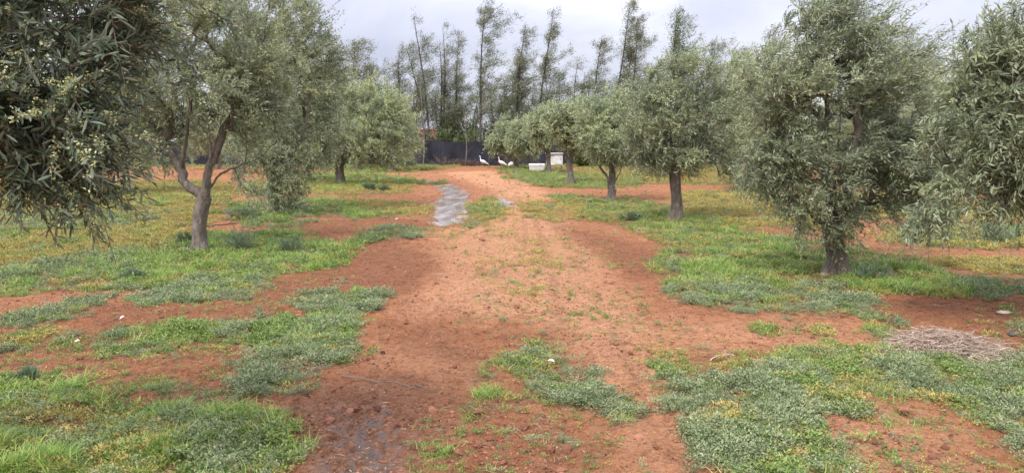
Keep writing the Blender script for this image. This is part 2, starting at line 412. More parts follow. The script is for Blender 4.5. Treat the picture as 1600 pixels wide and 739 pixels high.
def smooth_in(x, y, poly, w):
    """approximate soft mask by averaging offset samples of the polygon test"""
    s = 0
    offs = [(0, 0), (1, 0), (-1, 0), (0, 1), (0, -1), (.7, .7), (-.7, .7), (.7, -.7), (-.7, -.7), (.4, 0), (-.4, 0), (0, .4), (0, -.4)]
    wx, wy = warp(x, y)
    for a, b in offs: s = s + inpoly(wx + a * w, wy + b * w * 1.6, poly)
    return s / len(offs)

WATER_Z = -.012
def height(x, y):
    d = np.hypot(x, y)
    h = .085 * (fbm(x * .45 + 3, y * .45 + 1, 3) - .3) + .03 * (fbm(x * 2.2, y * 2.2, 3) - .5)
    near = sstep(24, 9, d)
    ru = 1.35 * (fbm(x * 9 + 1, y * 9, 3) - .5)
    h = h + near * (.030 * ru + .020 * (fbm(x * 26, y * 26, 3) - .5))
    h = np.maximum(h, .012 + .02 * ru)
    # wheel ruts run down the track
    c = x - (-.6 + (-.12) * (y - 14) + .0)
    wob = .12 * (fbm(y * .25, y * 0 + 3, 2) - .5)
    for off in (-.75, .85): h = h - .018 * np.exp(-((c - off - wob) / .16) ** 2) * sstep(40, 20, d)
    h = np.maximum(h, 0.0)
    for a, p in DAMP[:1]: h = h + .07 * smooth_in(x, y, p, .25)
    mud = inpoly(x, y, MUD)
    m = smooth_in(x, y, MUD, .3) * near
    h = h + m * .07 * (fbm(x * 14, y * 14 + 9, 3) - .5)
    pm = 0
    for p in PUD: pm = np.maximum(pm, smooth_in(x, y, p, .16))
    h = h * (1 - pm) + pm * (-.046 + .085 * (fbm(x * 5.5, y * .7, 4) - .44))
    sm = smooth_in(x, y, SEEP, .10)
    return h
RUTS = [[(806, 300), (814, 325), (819, 350), (820, 400), (822, 470), (815, 540)], [(760, 290), (765, 330), (755, 380), (745, 440)], [(850, 330), (875, 370), (905, 420), (935, 470), (975, 560), (1030, 700)], [(820, 300), (835, 340), (860, 420), (880, 520), (905, 640)]]
RUTS = [np.array([G(*p) for p in q]) for q in RUTS]
def rut_mask(x, y):
    m = np.zeros(x.shape)
    for q in RUTS:
        o = np.argsort(q[:, 1]); cx = np.interp(y, q[o, 1], q[o, 0]) + .05 * (fbm(y * 1.1, y * 0 + q[0, 0], 2) - .5)
        on = (y > q[o[0], 1]) & (y < q[o[-1], 1]); m = np.maximum(m, on * np.exp(-((x - cx) / .055) ** 2) * (.35 + .65 * (np.sin(y * 60) > 0)) * sstep(.35, .55, fbm(x * 2, y * 1.2, 2)))
    return m
def gz(x, y): return float(height(np.array([float(x)]), np.array([float(y)]))[0])

# ------------------------------------------------------------------ ground
def make_ground():
    ring = np.concatenate([[.4, 1., 1.8, 2.4], 2.8 * np.exp(np.linspace(0, math.log(60 / 2.8), 640)), [64, 70, 80, 95, 120, 160, 230, 340, 520, 800, 1300]])
    fr = np.linspace(R(-42), R(42), 760)
    rest = np.linspace(R(42), R(318), 90)[1:-1]
    ang = np.concatenate([fr, rest])
    A, Rr = np.meshgrid(ang, ring)
    x = Rr * np.sin(A); y = Rr * np.cos(A)
    z = np.where(Rr < 62, height(x, y), .02)
    nr, na = x.shape
    v = np.stack([x, y, z], -1).reshape(-1, 3)
    i = np.arange(nr - 1)[:, None] * na; j = np.arange(na)[None]; j2 = (j + 1) % na
    f = np.stack([i + j, i + na + j, i + na + j2, i + j2], -1).reshape(-1, 4)
    mb = MB(); mb.add(v, f, .5, True)
    c = np.vstack([v[:na], [[0, 0, .02]]])
    mb.add(c, np.array([[q, (q + 1) % na, na] for q in range(na)]), .5, True)
    X = np.concatenate([v[:, 0], c[:, 0]]); Y = np.concatenate([v[:, 1], c[:, 1]])
    damp = np.zeros(len(X)); pale = np.zeros(len(X)); veg = np.zeros(len(X))
    for a, p in DAMP: damp = np.maximum(damp, a * smooth_in(X, Y, p, .16))
    for a, p in PALE: pale = np.maximum(pale, a * smooth_in(X, Y, p, .3))
    pm = 0
    for p in PUD: pm = np.maximum(pm, smooth_in(X, Y, p, .35))
    damp = np.maximum(damp, pm)
    wet = np.maximum(smooth_in(X, Y, MUD, .3) * .75, smooth_in(X, Y, SEEP, .12)); wet = np.maximum(wet, pm)
    for k, dn, p, s in PATCH: veg = np.maximum(veg, min(1, dn * 1.2) * smooth_in(X, Y, p, .10))
    g = .5 * outside_density(X, Y, 'weed') * (~in_view(X, Y)); veg = np.maximum(veg, g)
    me = mb.mesh('ground')
    for nm, arr in (('damp', damp), ('pale', pale), ('veg', veg), ('wet', wet), ('seep', smooth_in(X, Y, SEEP, .12)), ('rut', rut_mask(X, Y))):
        at = me.attributes.new(nm, 'FLOAT', 'POINT'); at.data.foreach_set('value', arr.astype(np.float32))
    m, nt, b = newmat('red_soil')
    def att(n): return N_(nt, 'ShaderNodeAttribute', attribute_name=n).outputs['Fac']
    tc = N_(nt, 'ShaderNodeNewGeometry').outputs['Position']
    def noise(s, d=6, r=.6, off=0):
        mp = N_(nt, 'ShaderNodeMapping'); mp.inputs['Location'].default_value = (off, off, 0); nt.links.new(tc, mp.inputs[0])
        n = N_(nt, 'ShaderNodeTexNoise'); n.inputs['Scale'].default_value = s; n.inputs['Detail'].default_value = d; n.inputs['Roughness'].default_value = r
        nt.links.new(mp.outputs[0], n.inputs['Vector']); return n.outputs[0]
    def mth(op, a, bb=None, c=None, clamp=False):
        n = N_(nt, 'ShaderNodeMath', operation=op, use_clamp=clamp)
        for q, val in enumerate((a, bb, c)):
            if val is None: continue
            if isinstance(val, (int, float)): n.inputs[q].default_value = val
            else: nt.links.new(val, n.inputs[q])
        return n.outputs[0]
    n1 = noise(.9, 10, .72); n2 = noise(9, 8, .7, 3); n3 = noise(55, 5, .7, 7)
    base = ramp(nt, [(.22, (.23, .088, .038)), (.40, (.40, .17, .074)), (.52, (.56, .255, .115)), (.64, (.67, .355, .18)), (.8, (.73, .45, .27))], n2).outputs[0]
    dk = mixc(nt, .45, base, (.27, .088, .036))
    pl = mixc(nt, .45, base, (.70, .385, .22))
    f_p = mth('MULTIPLY_ADD', mth('SUBTRACT', n1, .5), 1.6, att('pale'), True)
    c = mixc(nt, mth('MULTIPLY', f_p, .85), dk, pl)
    f_d = mth('MULTIPLY_ADD', mth('SUBTRACT', n2, .5), .9, att('damp'), True)
    c = mixc(nt, mth('MULTIPLY', f_d, .60), c, (.205, .074, .032))
    # mud: brown grey crust, dark end paints in the shade of cracks and holes
    f_w = mth('MULTIPLY_ADD', mth('SUBTRACT', n2, .5), 1.8, att('wet'), True)
    mud = ramp(nt, [(.38, (.06, .028, .018)), (.48, (.17, .085, .050)), (.56, (.30, .16, .10)), (.68, (.46, .29, .20))], noise(22, 6, .65, 11)).outputs[0]
    c = mixc(nt, mth('MULTIPLY', f_w, .65), c, mud)
    # darker greenish brown soil within the plant patches
    f_v = mth('MULTIPLY_ADD', mth('SUBTRACT', n2, .5), 1.2, att('veg'), True)
    c = mixc(nt, mth('MULTIPLY', f_v, .6), c, (.135, .105, .045))
    # fine grit
    grit = ramp(nt, [(.30, (.34, .30, .30)), (.42, (.85, .85, .85)), (.5, (1, 1, 1)), (.60, (1.05, 1.05, 1.05)), (.70, (1.5, 1.55, 1.6))], n3).outputs[0]
    c = mixc(nt, .85, c, grit, 'MULTIPLY')
    mid = ramp(nt, [(.34, (.50, .44, .42)), (.45, (1, 1, 1)), (.58, (1, 1, 1)), (.68, (1.16, 1.18, 1.2))], noise(4.2, 9, .72, 19)).outputs[0]  # soil patches; dark end deepened as painted shade of footprint hollows
    c = mixc(nt, .8, c, mid, 'MULTIPLY')
    st = ramp(nt, [(.35, (.26, .22, .21)), (.43, (.86, .84, .84)), (.5, (1, 1, 1)), (.60, (1.05, 1.05, 1.05)), (.68, (1.28, 1.32, 1.35))], noise(19, 4, .75, 37)).outputs[0]
    c = mixc(nt, .75, c, st, 'MULTIPLY')
    c = mixc(nt, mth('MULTIPLY', att('rut'), .5), c, (.20, .085, .045))
    f_s = mth('MULTIPLY', att('seep'), mth('GREATER_THAN', noise(13, 5, .6, 29), .5))
    c = mixc(nt, mth('MULTIPLY', f_s, .6), c, (.17, .155, .145))
    nt.links.new(c, b.inputs['Base Color'])
    nt.links.new(mth('SUBTRACT', mth('MULTIPLY_ADD', mth('MULTIPLY', f_w, .3), -1.0, .95), mth('MULTIPLY', f_s, .4)), b.inputs['Roughness'])
    b.inputs['Specular IOR Level'].default_value = .25
    hgt = mth('ADD', mth('MULTIPLY', n2, 1.2), mth('ADD', mth('MULTIPLY', n3, .35), mth('MULTIPLY', noise(24, 4, .6, 2), .6)))
    bp = N_(nt, 'ShaderNodeBump'); bp.inputs['Strength'].default_value = 1.0; bp.inputs['Distance'].default_value = .085
    nt.links.new(hgt, bp.inputs['Height']); nt.links.new(bp.outputs[0], b.inputs['Normal'])
    me.materials.append(m)
    o = bpy.data.objects.new('ground', me); COL.objects.link(o)
    tag(o, 'red bare earth of the orchard with a dirt track up the middle', 'ground', kind='structure')
make_ground()

# water in the hollows of the track
def make_water():
    m, nt, b = newmat('puddle_water')
    g = N_(nt, 'ShaderNodeNewGeometry').outputs['Position']
    n = N_(nt, 'ShaderNodeTexNoise'); n.inputs['Scale'].default_value = 2.2; n.inputs['Detail'].default_value = 7; mpw = N_(nt, 'ShaderNodeMapping'); mpw.inputs['Scale'].default_value = (1.6, .35, 1); nt.links.new(g, mpw.inputs[0]); nt.links.new(mpw.outputs[0], n.inputs['Vector'])
    r = ramp(nt, [(.36, (.24, .18, .15)), (.52, (.36, .31, .29)), (.68, (.50, .46, .46))], n.outputs[0])  # brown is muddy water; pale greys put reflected sky into the colour
    nt.links.new(r.outputs[0], b.inputs['Base Color'])
    b.inputs['Roughness'].default_value = .14; b.inputs['IOR'].default_value = 1.33; b.inputs['Specular IOR Level'].default_value = .8
    n2 = N_(nt, 'ShaderNodeTexNoise'); n2.inputs['Scale'].default_value = 9; nt.links.new(g, n2.inputs['Vector'])
    bp = N_(nt, 'ShaderNodeBump'); bp.inputs['Strength'].default_value = .3; bp.inputs['Distance'].default_value = .012
    nt.links.new(n2.outputs[0], bp.inputs['Height']); nt.links.new(bp.outputs[0], b.inputs['Normal'])
    for i, (poly, lb) in enumerate(zip(PUD, ['long grey puddle on the left side of the dirt track', 'small muddy puddle in the right wheel rut', 'far thin puddle left of the track', 'dark grey water seeping in the near mud'])):
        c = poly.mean(0); out = []
        lo = poly.min(0) - .4; hi = poly.max(0) + .4
        mb = MB(); z = WATER_Z + .003 * i
        nx, ny = 12, 12
        xs = np.linspace(lo[0], hi[0], nx); ys = np.linspace(lo[1], hi[1], ny)
        X, Y = np.meshgrid(xs, ys); v = np.stack([X, Y, np.full_like(X, z)], -1).reshape(-1, 3)
        ii = np.arange(ny - 1)[:, None] * nx; jj = np.arange(nx - 1)[None]
        mb.add(v, np.stack([ii + jj, ii + jj + 1, ii + nx + jj + 1, ii + nx + jj], -1).reshape(-1, 4))
        tag(mb.build('water', m), lb, 'puddle', kind='structure')
make_water()

# ------------------------------------------------------------------ ground cover prototypes
def hidden_coll(name): return bpy.data.collections.new(name)
def proto(coll, name, mb, mat):
    o = bpy.data.objects.new(name, mb.mesh(name, mat)); coll.objects.link(o); return o

def blade(mb, p, a, lean, L, w, rg, seg=3):
    d = np.array([math.cos(a), math.sin(a), 0]); s = np.array([-d[1], d[0], 0]); pts = []
    for i in range(seg + 1):
        t = i / seg; c = np.array(p) + d * lean * L * t ** 1.6 + np.array([0, 0, L * (t - .35 * lean * t * t)])
        ww = w * (1 - t ** 1.5) * .5 + .0003
        pts += [c - s * ww, c + s * ww]
    f = [[2 * i, 2 * i + 1, 2 * i + 3, 2 * i + 2] for i in range(seg)]
    mb.add(pts, f, rg.random())
def p_grass(seed, n, L, w, rad):
    rg = np.random.default_rng(seed); mb = MB()
    for i in range(n):
        q = rg.normal(0, rad, 2)
        blade(mb, (q[0], q[1], -.01), rg.random() * 6.283, rg.uniform(.35, 1.6), L * rg.uniform(.35, 1.15), w * rg.uniform(.7, 1.2), rg)
    return mb
def p_leafy(seed, n, rad, hgt, L, w, flat=.5, stems=9):
    """creeping plant: stems radiating from the root, small leaves all along them"""
    rg = np.random.default_rng(seed); mb = MB()
    per = n // stems
    for s in range(stems):
        a = rg.random() * 6.283; ln = rad * rg.uniform(.55, 1.15); h = hgt * rg.uniform(.4, 1.15)
        t = rg.random(per) ** .75
        wob = rg.normal(0, .12, per) * rad
        P = np.stack([np.cos(a) * ln * t - np.sin(a) * wob, np.sin(a) * ln * t + np.cos(a) * wob, h * np.sin(t * 2.2) * .9 + rg.normal(0, .1, per) * hgt], -1)
        P[:, 2] = np.maximum(P[:, 2], .001)
        D = rg.normal(0, 1, (per, 3)); D[:, 2] = np.abs(D[:, 2]) * flat + .15; D[:, 0] += np.cos(a) * .7; D[:, 1] += np.sin(a) * .7
        leaves(mb, P, D, L * rg.uniform(.6, 1.2, per), w * rg.uniform(.7, 1.2, per), T_FAR, .8, rg=rg)
    return mb
C_grass = hidden_coll('grass_kinds'); C_weed = hidden_coll('weed_kinds'); C_grey = hidden_coll('grey_kinds'); C_yel = hidden_coll('yellow_kinds')
C_lit = hidden_coll('litter_kinds'); C_clod = hidden_coll('clod_kinds')
for i in range(5): proto(C_grass, 'grass_tuft', p_grass(100 + i, 24, .095, .0052, .03), M['grass'])
for i in range(4): proto(C_weed, 'leafy_weed', p_leafy(120 + i, 90, .075, .05, .020, .0095, .8, 8), M['weed'])
for i in range(5): proto(C_grey, 'grey_creeper', p_leafy(140 + i, 150, .085, .048, .0165, .0065, .7, 12), M['grey'])
for i in range(4): proto(C_yel, 'yellow_weed', p_leafy(160 + i, 64, .075, .04, .020, .0075, .8, 9), M['yellow'])
for i in range(5):
    rg = np.random.default_rng(180 + i); mb = MB(); n = 7
    P = np.stack([rg.normal(0, .05, n), rg.normal(0, .05, n), np.full(n, .004)], -1); D = rg.normal(0, 1, (n, 3)); D[:, 2] = rg.uniform(0, .25, n)
    leaves(mb, P, D, rg.uniform(.02, .07, n), rg.uniform(.0025, .007, n), T_FAR, .5, rg=rg); proto(C_lit, 'dry_bits', mb, M['litter'])
def lump(rg, r, k=8, m_=6):
    v = []
    for i in range(1, m_):
        for j in range(k):
            th = math.pi * i / m_; ph = 6.283 * j / k
            q = r * rg.uniform(.72, 1.12)
            v.append((q * math.sin(th) * math.cos(ph), q * math.sin(th) * math.sin(ph), q * .62 * math.cos(th)))
    v += [(0, 0, r * .6), (0, 0, -r * .6)]; f4 = [[i * k + j, (i + 1) * k + j, (i + 1) * k + (j + 1) % k, i * k + (j + 1) % k] for i in range(m_ - 2) for j in range(k)]
    T = len(v) - 2
    f3 = [[T, j, (j + 1) % k] for j in range(k)] + [[T + 1, (m_ - 2) * k + (j + 1) % k, (m_ - 2) * k + j] for j in range(k)]
    return np.array(v), f4, f3
def add_lump(mb, rg, r, c=(0, 0, 0), sc=(1, 1, 1), k=8, m_=6, smooth=False):
    v, f4, f3 = lump(rg, r, k, m_); v = v * np.array(sc) + np.array(c); n0 = mb.n
    rv = rg.random(); mb.add(v, f4, rv, smooth)
    # triangles index the same ring vertices
    mb.f.append(np.array(f3, dtype=np.int32) + n0); mb.smooth.append(np.full(len(f3), smooth))
for i in range(5):
    rg = np.random.default_rng(200 + i); mb = MB(); add_lump(mb, rg, .011, (0, 0, .002), (1, rg.uniform(.6, 1), 1), 6, 4); proto(C_clod, 'clod', mb, M['clod'])

def gn_group(name, coll):
    ng = bpy.data.node_groups.new(name, 'GeometryNodeTree')
    ng.interface.new_socket('Geometry', in_out='INPUT', socket_type='NodeSocketGeometry')
    ng.interface.new_socket('Geometry', in_out='OUTPUT', socket_type='NodeSocketGeometry')
    gi = ng.nodes.new('NodeGroupInput'); go = ng.nodes.new('NodeGroupOutput')
    ip = ng.nodes.new('GeometryNodeInstanceOnPoints'); ci = ng.nodes.new('GeometryNodeCollectionInfo')
    ci.inputs['Collection'].default_value = coll; ci.inputs['Separate Children'].default_value = True; ci.inputs['Reset Children'].default_value = True
    def na(nm, t):
        n = ng.nodes.new('GeometryNodeInputNamedAttribute'); n.data_type = t; n.inputs['Name'].default_value = nm; return n.outputs['Attribute']
    L = ng.links.new
    L(gi.outputs[0], ip.inputs['Points']); L(ci.outputs[0], ip.inputs['Instance']); ip.inputs['Pick Instance'].default_value = True
    L(na('idx', 'INT'), ip.inputs['Instance Index'])
    er = ng.nodes.new('FunctionNodeEulerToRotation'); L(na('rot', 'FLOAT_VECTOR'), er.inputs[0]); L(er.outputs[0], ip.inputs['Rotation'])
    L(na('scl', 'FLOAT'), ip.inputs['Scale']); L(ip.outputs[0], go.inputs[0])
    return ng
def stuff(name, label, cat, coll, P, scl, rg, tilt=.15):
    me = bpy.data.meshes.new(name); n = len(P); me.vertices.add(n); me.vertices.foreach_set('co', P.astype(np.float32).ravel())
    rot = np.stack([rg.normal(0, tilt, n), rg.normal(0, tilt, n), rg.random(n) * 6.283], -1).astype(np.float32)
    me.attributes.new('rot', 'FLOAT_VECTOR', 'POINT').data.foreach_set('vector', rot.ravel())
    me.attributes.new('scl', 'FLOAT', 'POINT').data.foreach_set('value', scl.astype(np.float32))
    me.attributes.new('idx', 'INT', 'POINT').data.foreach_set('value', rg.integers(0, len(coll.objects), n).astype(np.int32))
    o = bpy.data.objects.new(name, me); COL.objects.link(o)
    md = o.modifiers.new('scatter', 'NODES'); md.node_group = gn_group(name, coll)
    print(name, n)
    return tag(o, label, cat, kind='stuff')

def candidates(rg, n, y0, y1, side=.80):
    """points spread so that their density falls with distance"""
    t = rg.random(n); y = y0 * (y1 / y0) ** t
    x = (rg.random(n) * 2 - 1) * (side * y + 1.2)
    return x, y
# area density of candidates at distance y = n / (ln(y1/y0) * y * 2*(side*y+1.2))
def scatter_kind(kind, seed, n, base):
    rg = np.random.default_rng(seed)
    x, y = candidates(rg, n, 2.6, 56)
    d = np.zeros(n); size = np.ones(n); iv = in_view(x, y)
    pn = fbm(x * 3 + seed, y * 3, 3); rag = fbm(x * 5.5 + seed * 3, y * 4.0, 4) - .5
    hole = .07 + .93 * sstep(.43, .55, fbm(x * 2.1 + 50, y * 1.7 + 50, 4))      # bare holes shared by all kinds
    mixn = fbm(x * 2.6 + 31, y * 2.6, 3)
    other = {('grass', 'weed'): .30, ('grey', 'weed'): .22, ('weed', 'grass'): .20, ('weed', 'grey'): .25, ('grass', 'grey'): .12, ('yellow', 'weed'): .06,
             ('grass', 'yellow'): .14, ('grey', 'yellow'): .16, ('weed', 'yellow'): .22, ('yellow', 'grass'): .03, ('grey', 'grass'): .04, ('yellow', 'grey'): .08}
    for k, dn, p, sz in PATCH:
        share = 1.0 if k == kind else other.get((k, kind), 0)
        if not share: continue
        soft = smooth_in(x, y, p, .05 + .016 * y)
        m = sstep(.22, .78, soft + rag * 1.15 * (soft > 0)) * dn
        if k == kind: m = m * ((.30 + 1.0 * sstep(.40, .58, pn)) if kind == 'grass' else (.5 + .8 * sstep(.34, .54, pn))) * (hole if kind not in ('grey', 'yellow') else .38 + .62 * hole)
        else: m = m * share * 2.2 * sstep(.44, .62, fbm(x * 3.1 + seed * 7, y * 3.1, 3)) * (.35 + .65 * hole)
        size = np.where(m > d, sz, size); d = np.maximum(d, m)
    d = np.where(iv, d, np.maximum(d, outside_density(x, y, kind)))
    far = sstep(46, 54, y) * {'weed': .8, 'yellow': .5}.get(kind, .1) * (np.abs(x + 2.2) > 1.5); d = np.maximum(d, far * .5)
    # a few stray sprigs everywhere
    stray = {'grass': .004, 'weed': .02, 'grey': .008, 'yellow': .012}[kind]
    st = stray * sstep(.5, .65, fbm(x * .8 + 9, y * .8, 2)) * 2
    small = (d < st); d = np.maximum(d, st)
    keep = rg.random(n) < d
    x, y, size, small, pn = x[keep], y[keep], size[keep], small[keep], pn[keep]
    for p in PUD:
        m = ~(poly_mask(x, y, p) > 0); x, y, size, small, pn = x[m], y[m], size[m], small[m], pn[m]
    z = height(x, y)
    s = base * .88 * size * rg.uniform(.55, 1.25, len(x)) * np.maximum(.85, (y / 7) ** .42) * np.where(small, .6, 1.) * (.75 + .6 * sstep(.4, .65, pn))
    return np.stack([x, y, z - .004], -1), s, rg
P, s, rg = scatter_kind('grass', 31, 217500, 1.05); stuff('grass', 'bright green grass growing round the tree feet and in the near left corner', 'grass', C_grass, P, s, rg, .2)
P, s, rg = scatter_kind('weed', 32, 159500, 1.0); stuff('weeds', 'mid green low weeds in bands beside the dirt track', 'weeds', C_weed, P, s, rg)
P, s, rg = scatter_kind('grey', 33, 159500, 1.05); stuff('ground_cover', 'grey green creeping ground cover in matted patches', 'ground cover', C_grey, P, s, rg)
P, s, rg = scatter_kind('yellow', 34, 210000, 1.0); stuff('yellow_weeds', 'yellowing dry weeds on the open ground between the rows', 'weeds', C_yel, P, s, rg)
rg = np.random.default_rng(41)
x, y = candidates(rg, 26000, 2.8, 40); m = rg.random(len(x)) < .15 + .85 * sstep(.45, .6, fbm(x * 1.5, y * 1.5, 3)); x, y = x[m], y[m]
stuff('dry_litter', 'dry leaf and straw litter strewn over the red soil', 'litter', C_lit, np.stack([x, y, height(x, y)], -1), rg.uniform(.5, 1.1, len(x)) * np.maximum(1, (y / 8) ** .5), rg)
x, y = candidates(rg, 60000, 2.8, 40); m = rg.random(len(x)) < .12 + .88 * sstep(.48, .62, fbm(x * 1.9 + 7, y * 1.9, 3)); x, y = x[m], y[m]
stuff('soil_clods', 'small clods and grit lying on the track', 'soil', C_clod, np.stack([x, y, height(x, y)], -1), rg.uniform(.25, .9, len(x)) ** 1.4 * 1.5 * np.where(rg.random(len(x)) > .95, 2.9, 1) * np.maximum(1, (y / 8) ** .4), rg, .5)

# ------------------------------------------------------------------ olive trees
def build_olive(root, base, lobes, limbs, fork_h, R0, seed, n_tips, twigs_per, leaf_per, leafL, leafW, mat, tmpl=T_FAR,
                wind=(.35, 0, .05), droop=.5, bloom=.25, bloom_size=.014, twiglen=.30, trunk_pts=None, cull=None, rtip=.0035, stems=False):
    """base: ground point; lobes: (centre xyz, radii xyz, weight) in world; limbs: polylines in world"""
    rg = np.random.default_rng(seed); base = np.array(base, float); wind = np.array(wind)
    nodes = []; par = []; chains = []
    def add_chain(pi, pts):
        ids = [] if pi is None else [pi]
        for p in pts:
            nodes.append(np.array(p, float)); par.append(ids[-1] if ids else -1); ids.append(len(nodes) - 1)
        chains.append(ids); return ids
    if trunk_pts is None:
        lean = rg.normal(0, .05, 2)
        trunk_pts = [base + np.array([lean[0] * t ** 1.5 + .02 * math.sin(5 * t), lean[1] * t, fork_h * t]) for t in np.linspace(0, 1, 10)]
    else:
        tp = np.array(trunk_pts, float); u = np.linspace(0, len(tp) - 1, 12)
        trunk_pts = np.stack([np.interp(u, np.arange(len(tp)), tp[:, q]) for q in range(3)], -1)
    tr = add_chain(None, trunk_pts); fork = tr[-1]
    W = np.array([l[2] for l in lobes], float); W /= W.sum()
    lc = np.array([l[0] for l in lobes]); lr = np.array([l[1] for l in lobes])
    if not limbs:
        limbs = []
        k = 4
        ctr = (lc * W[:, None]).sum(0)
        for i in range(k):
            a = 6.283 * (i + rg.uniform(-.25, .25)) / k; rr = lr[:, 0].mean() * .55
            e = ctr + np.array([math.cos(a) * rr, math.sin(a) * rr, rg.uniform(-.1, .35)])
            p0 = nodes[fork]; mid = p0 * .55 + e * .45 + np.array([math.cos(a) * .08, math.sin(a) * .08, .05])
            limbs.append([p0, mid, e])
    for lm in limbs:
        lm = np.array(lm, float)
        # join at the nearest existing node
        d = np.linalg.norm(np.array(nodes) - lm[0], axis=1); d[:max(1, len(tr) - 5)] += 9; pi = int(d.argmin())
        lm[0] = nodes[pi]
        u = np.linspace(0, len(lm) - 1, 4 * (len(lm) - 1) + 1)[1:]
        pts = np.stack([np.interp(u, np.arange(len(lm)), lm[:, q]) for q in range(3)], -1) + rg.normal(0, .010, (len(u), 3))
        add_chain(pi, pts)
    # targets
    li = rg.choice(len(lobes), n_tips, p=W); q = unit(rg.normal(0, 1, (n_tips, 3))) * (rg.random(n_tips) ** .42)[:, None]
    T = lc[li] + q * lr[li]
    T = T[T[:, 2] > .35]
    T = T[np.argsort(np.linalg.norm(T - nodes[fork], axis=1))]
    tips = []
    base_n = max(1, len(tr) - 2)
    for t in T:
        Nn = np.array(nodes[base_n:]); pa = np.array([nodes[par[i]] for i in range(base_n, len(nodes))])
        dv = t - Nn; d = np.linalg.norm(dv, axis=1); dr = unit(Nn - pa); al = (dr * dv).sum(1) / (d + 1e-6)
        cost = d * (1.35 - .45 * al); pi = int(cost.argmin()) + base_n
        p0 = nodes[pi]; L = np.linalg.norm(t - p0)
        if L < .05: continue
        k = max(2, int(L / .14)); ts = np.linspace(0, 1, k + 1)[1:]
        sag = np.array([0, 0, 1.]) * L * .16
        pts = p0 + (t - p0) * ts[:, None] + sag * (np.sin(ts * math.pi) * .7)[:, None] + rg.normal(0, .012, (k, 3))
        ids = add_chain(pi, pts); tips.append(ids)
    nn = len(nodes); cnt = np.zeros(nn); has = np.zeros(nn, bool)
    for p in par:
        if p >= 0: has[p] = True
    cnt[~has] = 1
    for i in range(nn - 1, 0, -1):
        if par[i] >= 0: cnt[par[i]] += cnt[i]
    e = math.log(R0 / rtip) / math.log(max(cnt[0], 2)); rad = rtip * np.maximum(cnt, 1) ** e
    NP = np.array(nodes)
    mb = MB()
    for ci, ids in enumerate(chains):
        r = rad[ids].copy()
        if ci and ci <= len(limbs):
            r[0] = r[0] * .82; r[1] = .45 * r[0] + .55 * r[1] if len(r) > 1 else r[1]
        elif ci: r[0] = min(r[0], r[1] * 1.25)
        pts = NP[ids] - base
        rm = r.max(); k = 12 if rm > .05 else (7 if rm > .02 else (5 if rm > .008 else 3))
        if ci == 0:
            fl = 1 + .75 * np.exp(-np.maximum(pts[:, 2], 0) / .08); r = r * fl
            pts[0, 2] -= .08
        if ci and ci <= len(limbs): pass
        tube(mb, pts, r, k, .26 if rm > .02 else 0)
    # twigs
    S0 = []; SD = []
    for ids in tips:
        tail = ids[-min(len(ids) - 1, 3):]
        for _ in range(twigs_per):
            a = tail[rg.integers(0, len(tail))]; pa = NP[par[a]]
            S0.append(NP[a] + (pa - NP[a]) * rg.random()); SD.append(unit(NP[a] - pa))
    S0 = np.array(S0); SD = np.array(SD); n = len(S0)
    ctr = (lc * W[:, None]).sum(0); out = unit(S0 - ctr)
    d0 = unit(SD * .5 + out * .55 + rg.normal(0, .55, (n, 3)) + np.array([0, 0, .25]) + wind * .5)
    L = twiglen * rg.uniform(.55, 1.25, n)
    dp = droop * rg.uniform(.3, 1.3, n) * (1.25 - .9 * np.clip((S0[:, 2] - .8) / 2.6, 0, 1))
    sh = (rg.random(n) < .13) & (S0[:, 2] > ctr[2]); L = np.where(sh, L * 1.9, L); dp = np.where(sh, dp * .35, dp)
    d0 = np.where(sh[:, None], unit(d0 * .6 + np.array([.25, 0, .75]) + wind * .5), d0)
    def at(t): return S0[:, None] + d0[:, None] * (L[:, None] * t)[..., None] + (wind * .45 - np.array([0, 0, 1.]) * dp[:, None])[:, None] * (L[:, None] * t * t)[..., None]
    def dirv(t): return unit(d0[:, None] + 2 * (wind * .45 - np.array([0, 0, 1.]) * dp[:, None])[:, None] * t[..., None])
    K = leaf_per
    t = (np.arange(K)[None] + rg.uniform(-.3, .3, (n, K))) / K * .92 + .08
    P = at(t); Dv = dirv(t)
    side = unit(np.cross(Dv, rg.normal(0, 1, (n, 1, 3)) + np.zeros((n, K, 3))))
    alt = np.where(np.arange(K) % 2 == 0, 1, -1)[None, :, None]
    LD = unit(Dv * .75 + side * alt * .75 + rg.normal(0, .22, (n, K, 3)) + wind * .25)
    if stems:
        ts = np.linspace(0, 1, 4); Q = at(np.broadcast_to(ts, (n, 4))) - base
        off = np.array([[0, 0, 1], [.87, 0, -.5], [-.87, 0, -.5]]) * .0016
        v = (Q[:, :, None] + off[None, None]).reshape(-1, 3)
        b0 = (np.arange(n) * 12)[:, None, None]; i = np.arange(3)[None, :, None] * 3; j = np.arange(3)[None, None]
        f = np.stack([b0 + i + j, b0 + i + (j + 1) % 3, b0 + i + 3 + (j + 1) % 3, b0 + i + 3 + j], -1).reshape(-1, 4)
        mb.add(v, f, .5, True)
    mb.build('trunk', M['bark'], root)
    P = P.reshape(-1, 3); LD = LD.reshape(-1, 3); clump = np.repeat(rg.random(n), K)
    m = P[:, 2] > .12
    if cull is not None: m &= cull(P)
    P, LD, clump = P[m], LD[m], clump[m]; nl = len(P)
    big = sstep(.3, .7, fbm(P[:, 0] * 2.2 + P[:, 1] * 1.7 + seed, P[:, 2] * 2.4 - P[:, 1] * 1.3, 2))
    rnd = np.clip(rg.random(nl) * .5 + clump * .25 + big * .34 - .06, 0, 1)  # clump and noise tones paint the crown's light and dark into the leaves
    lm_ = MB(); leaves(lm_, P - base, LD, leafL * rg.uniform(.65, 1.2, nl), leafW * rg.uniform(.75, 1.2, nl), tmpl, .9, rnd=rnd, rg=rg)
    crown = lm_.build('crown', mat, root)
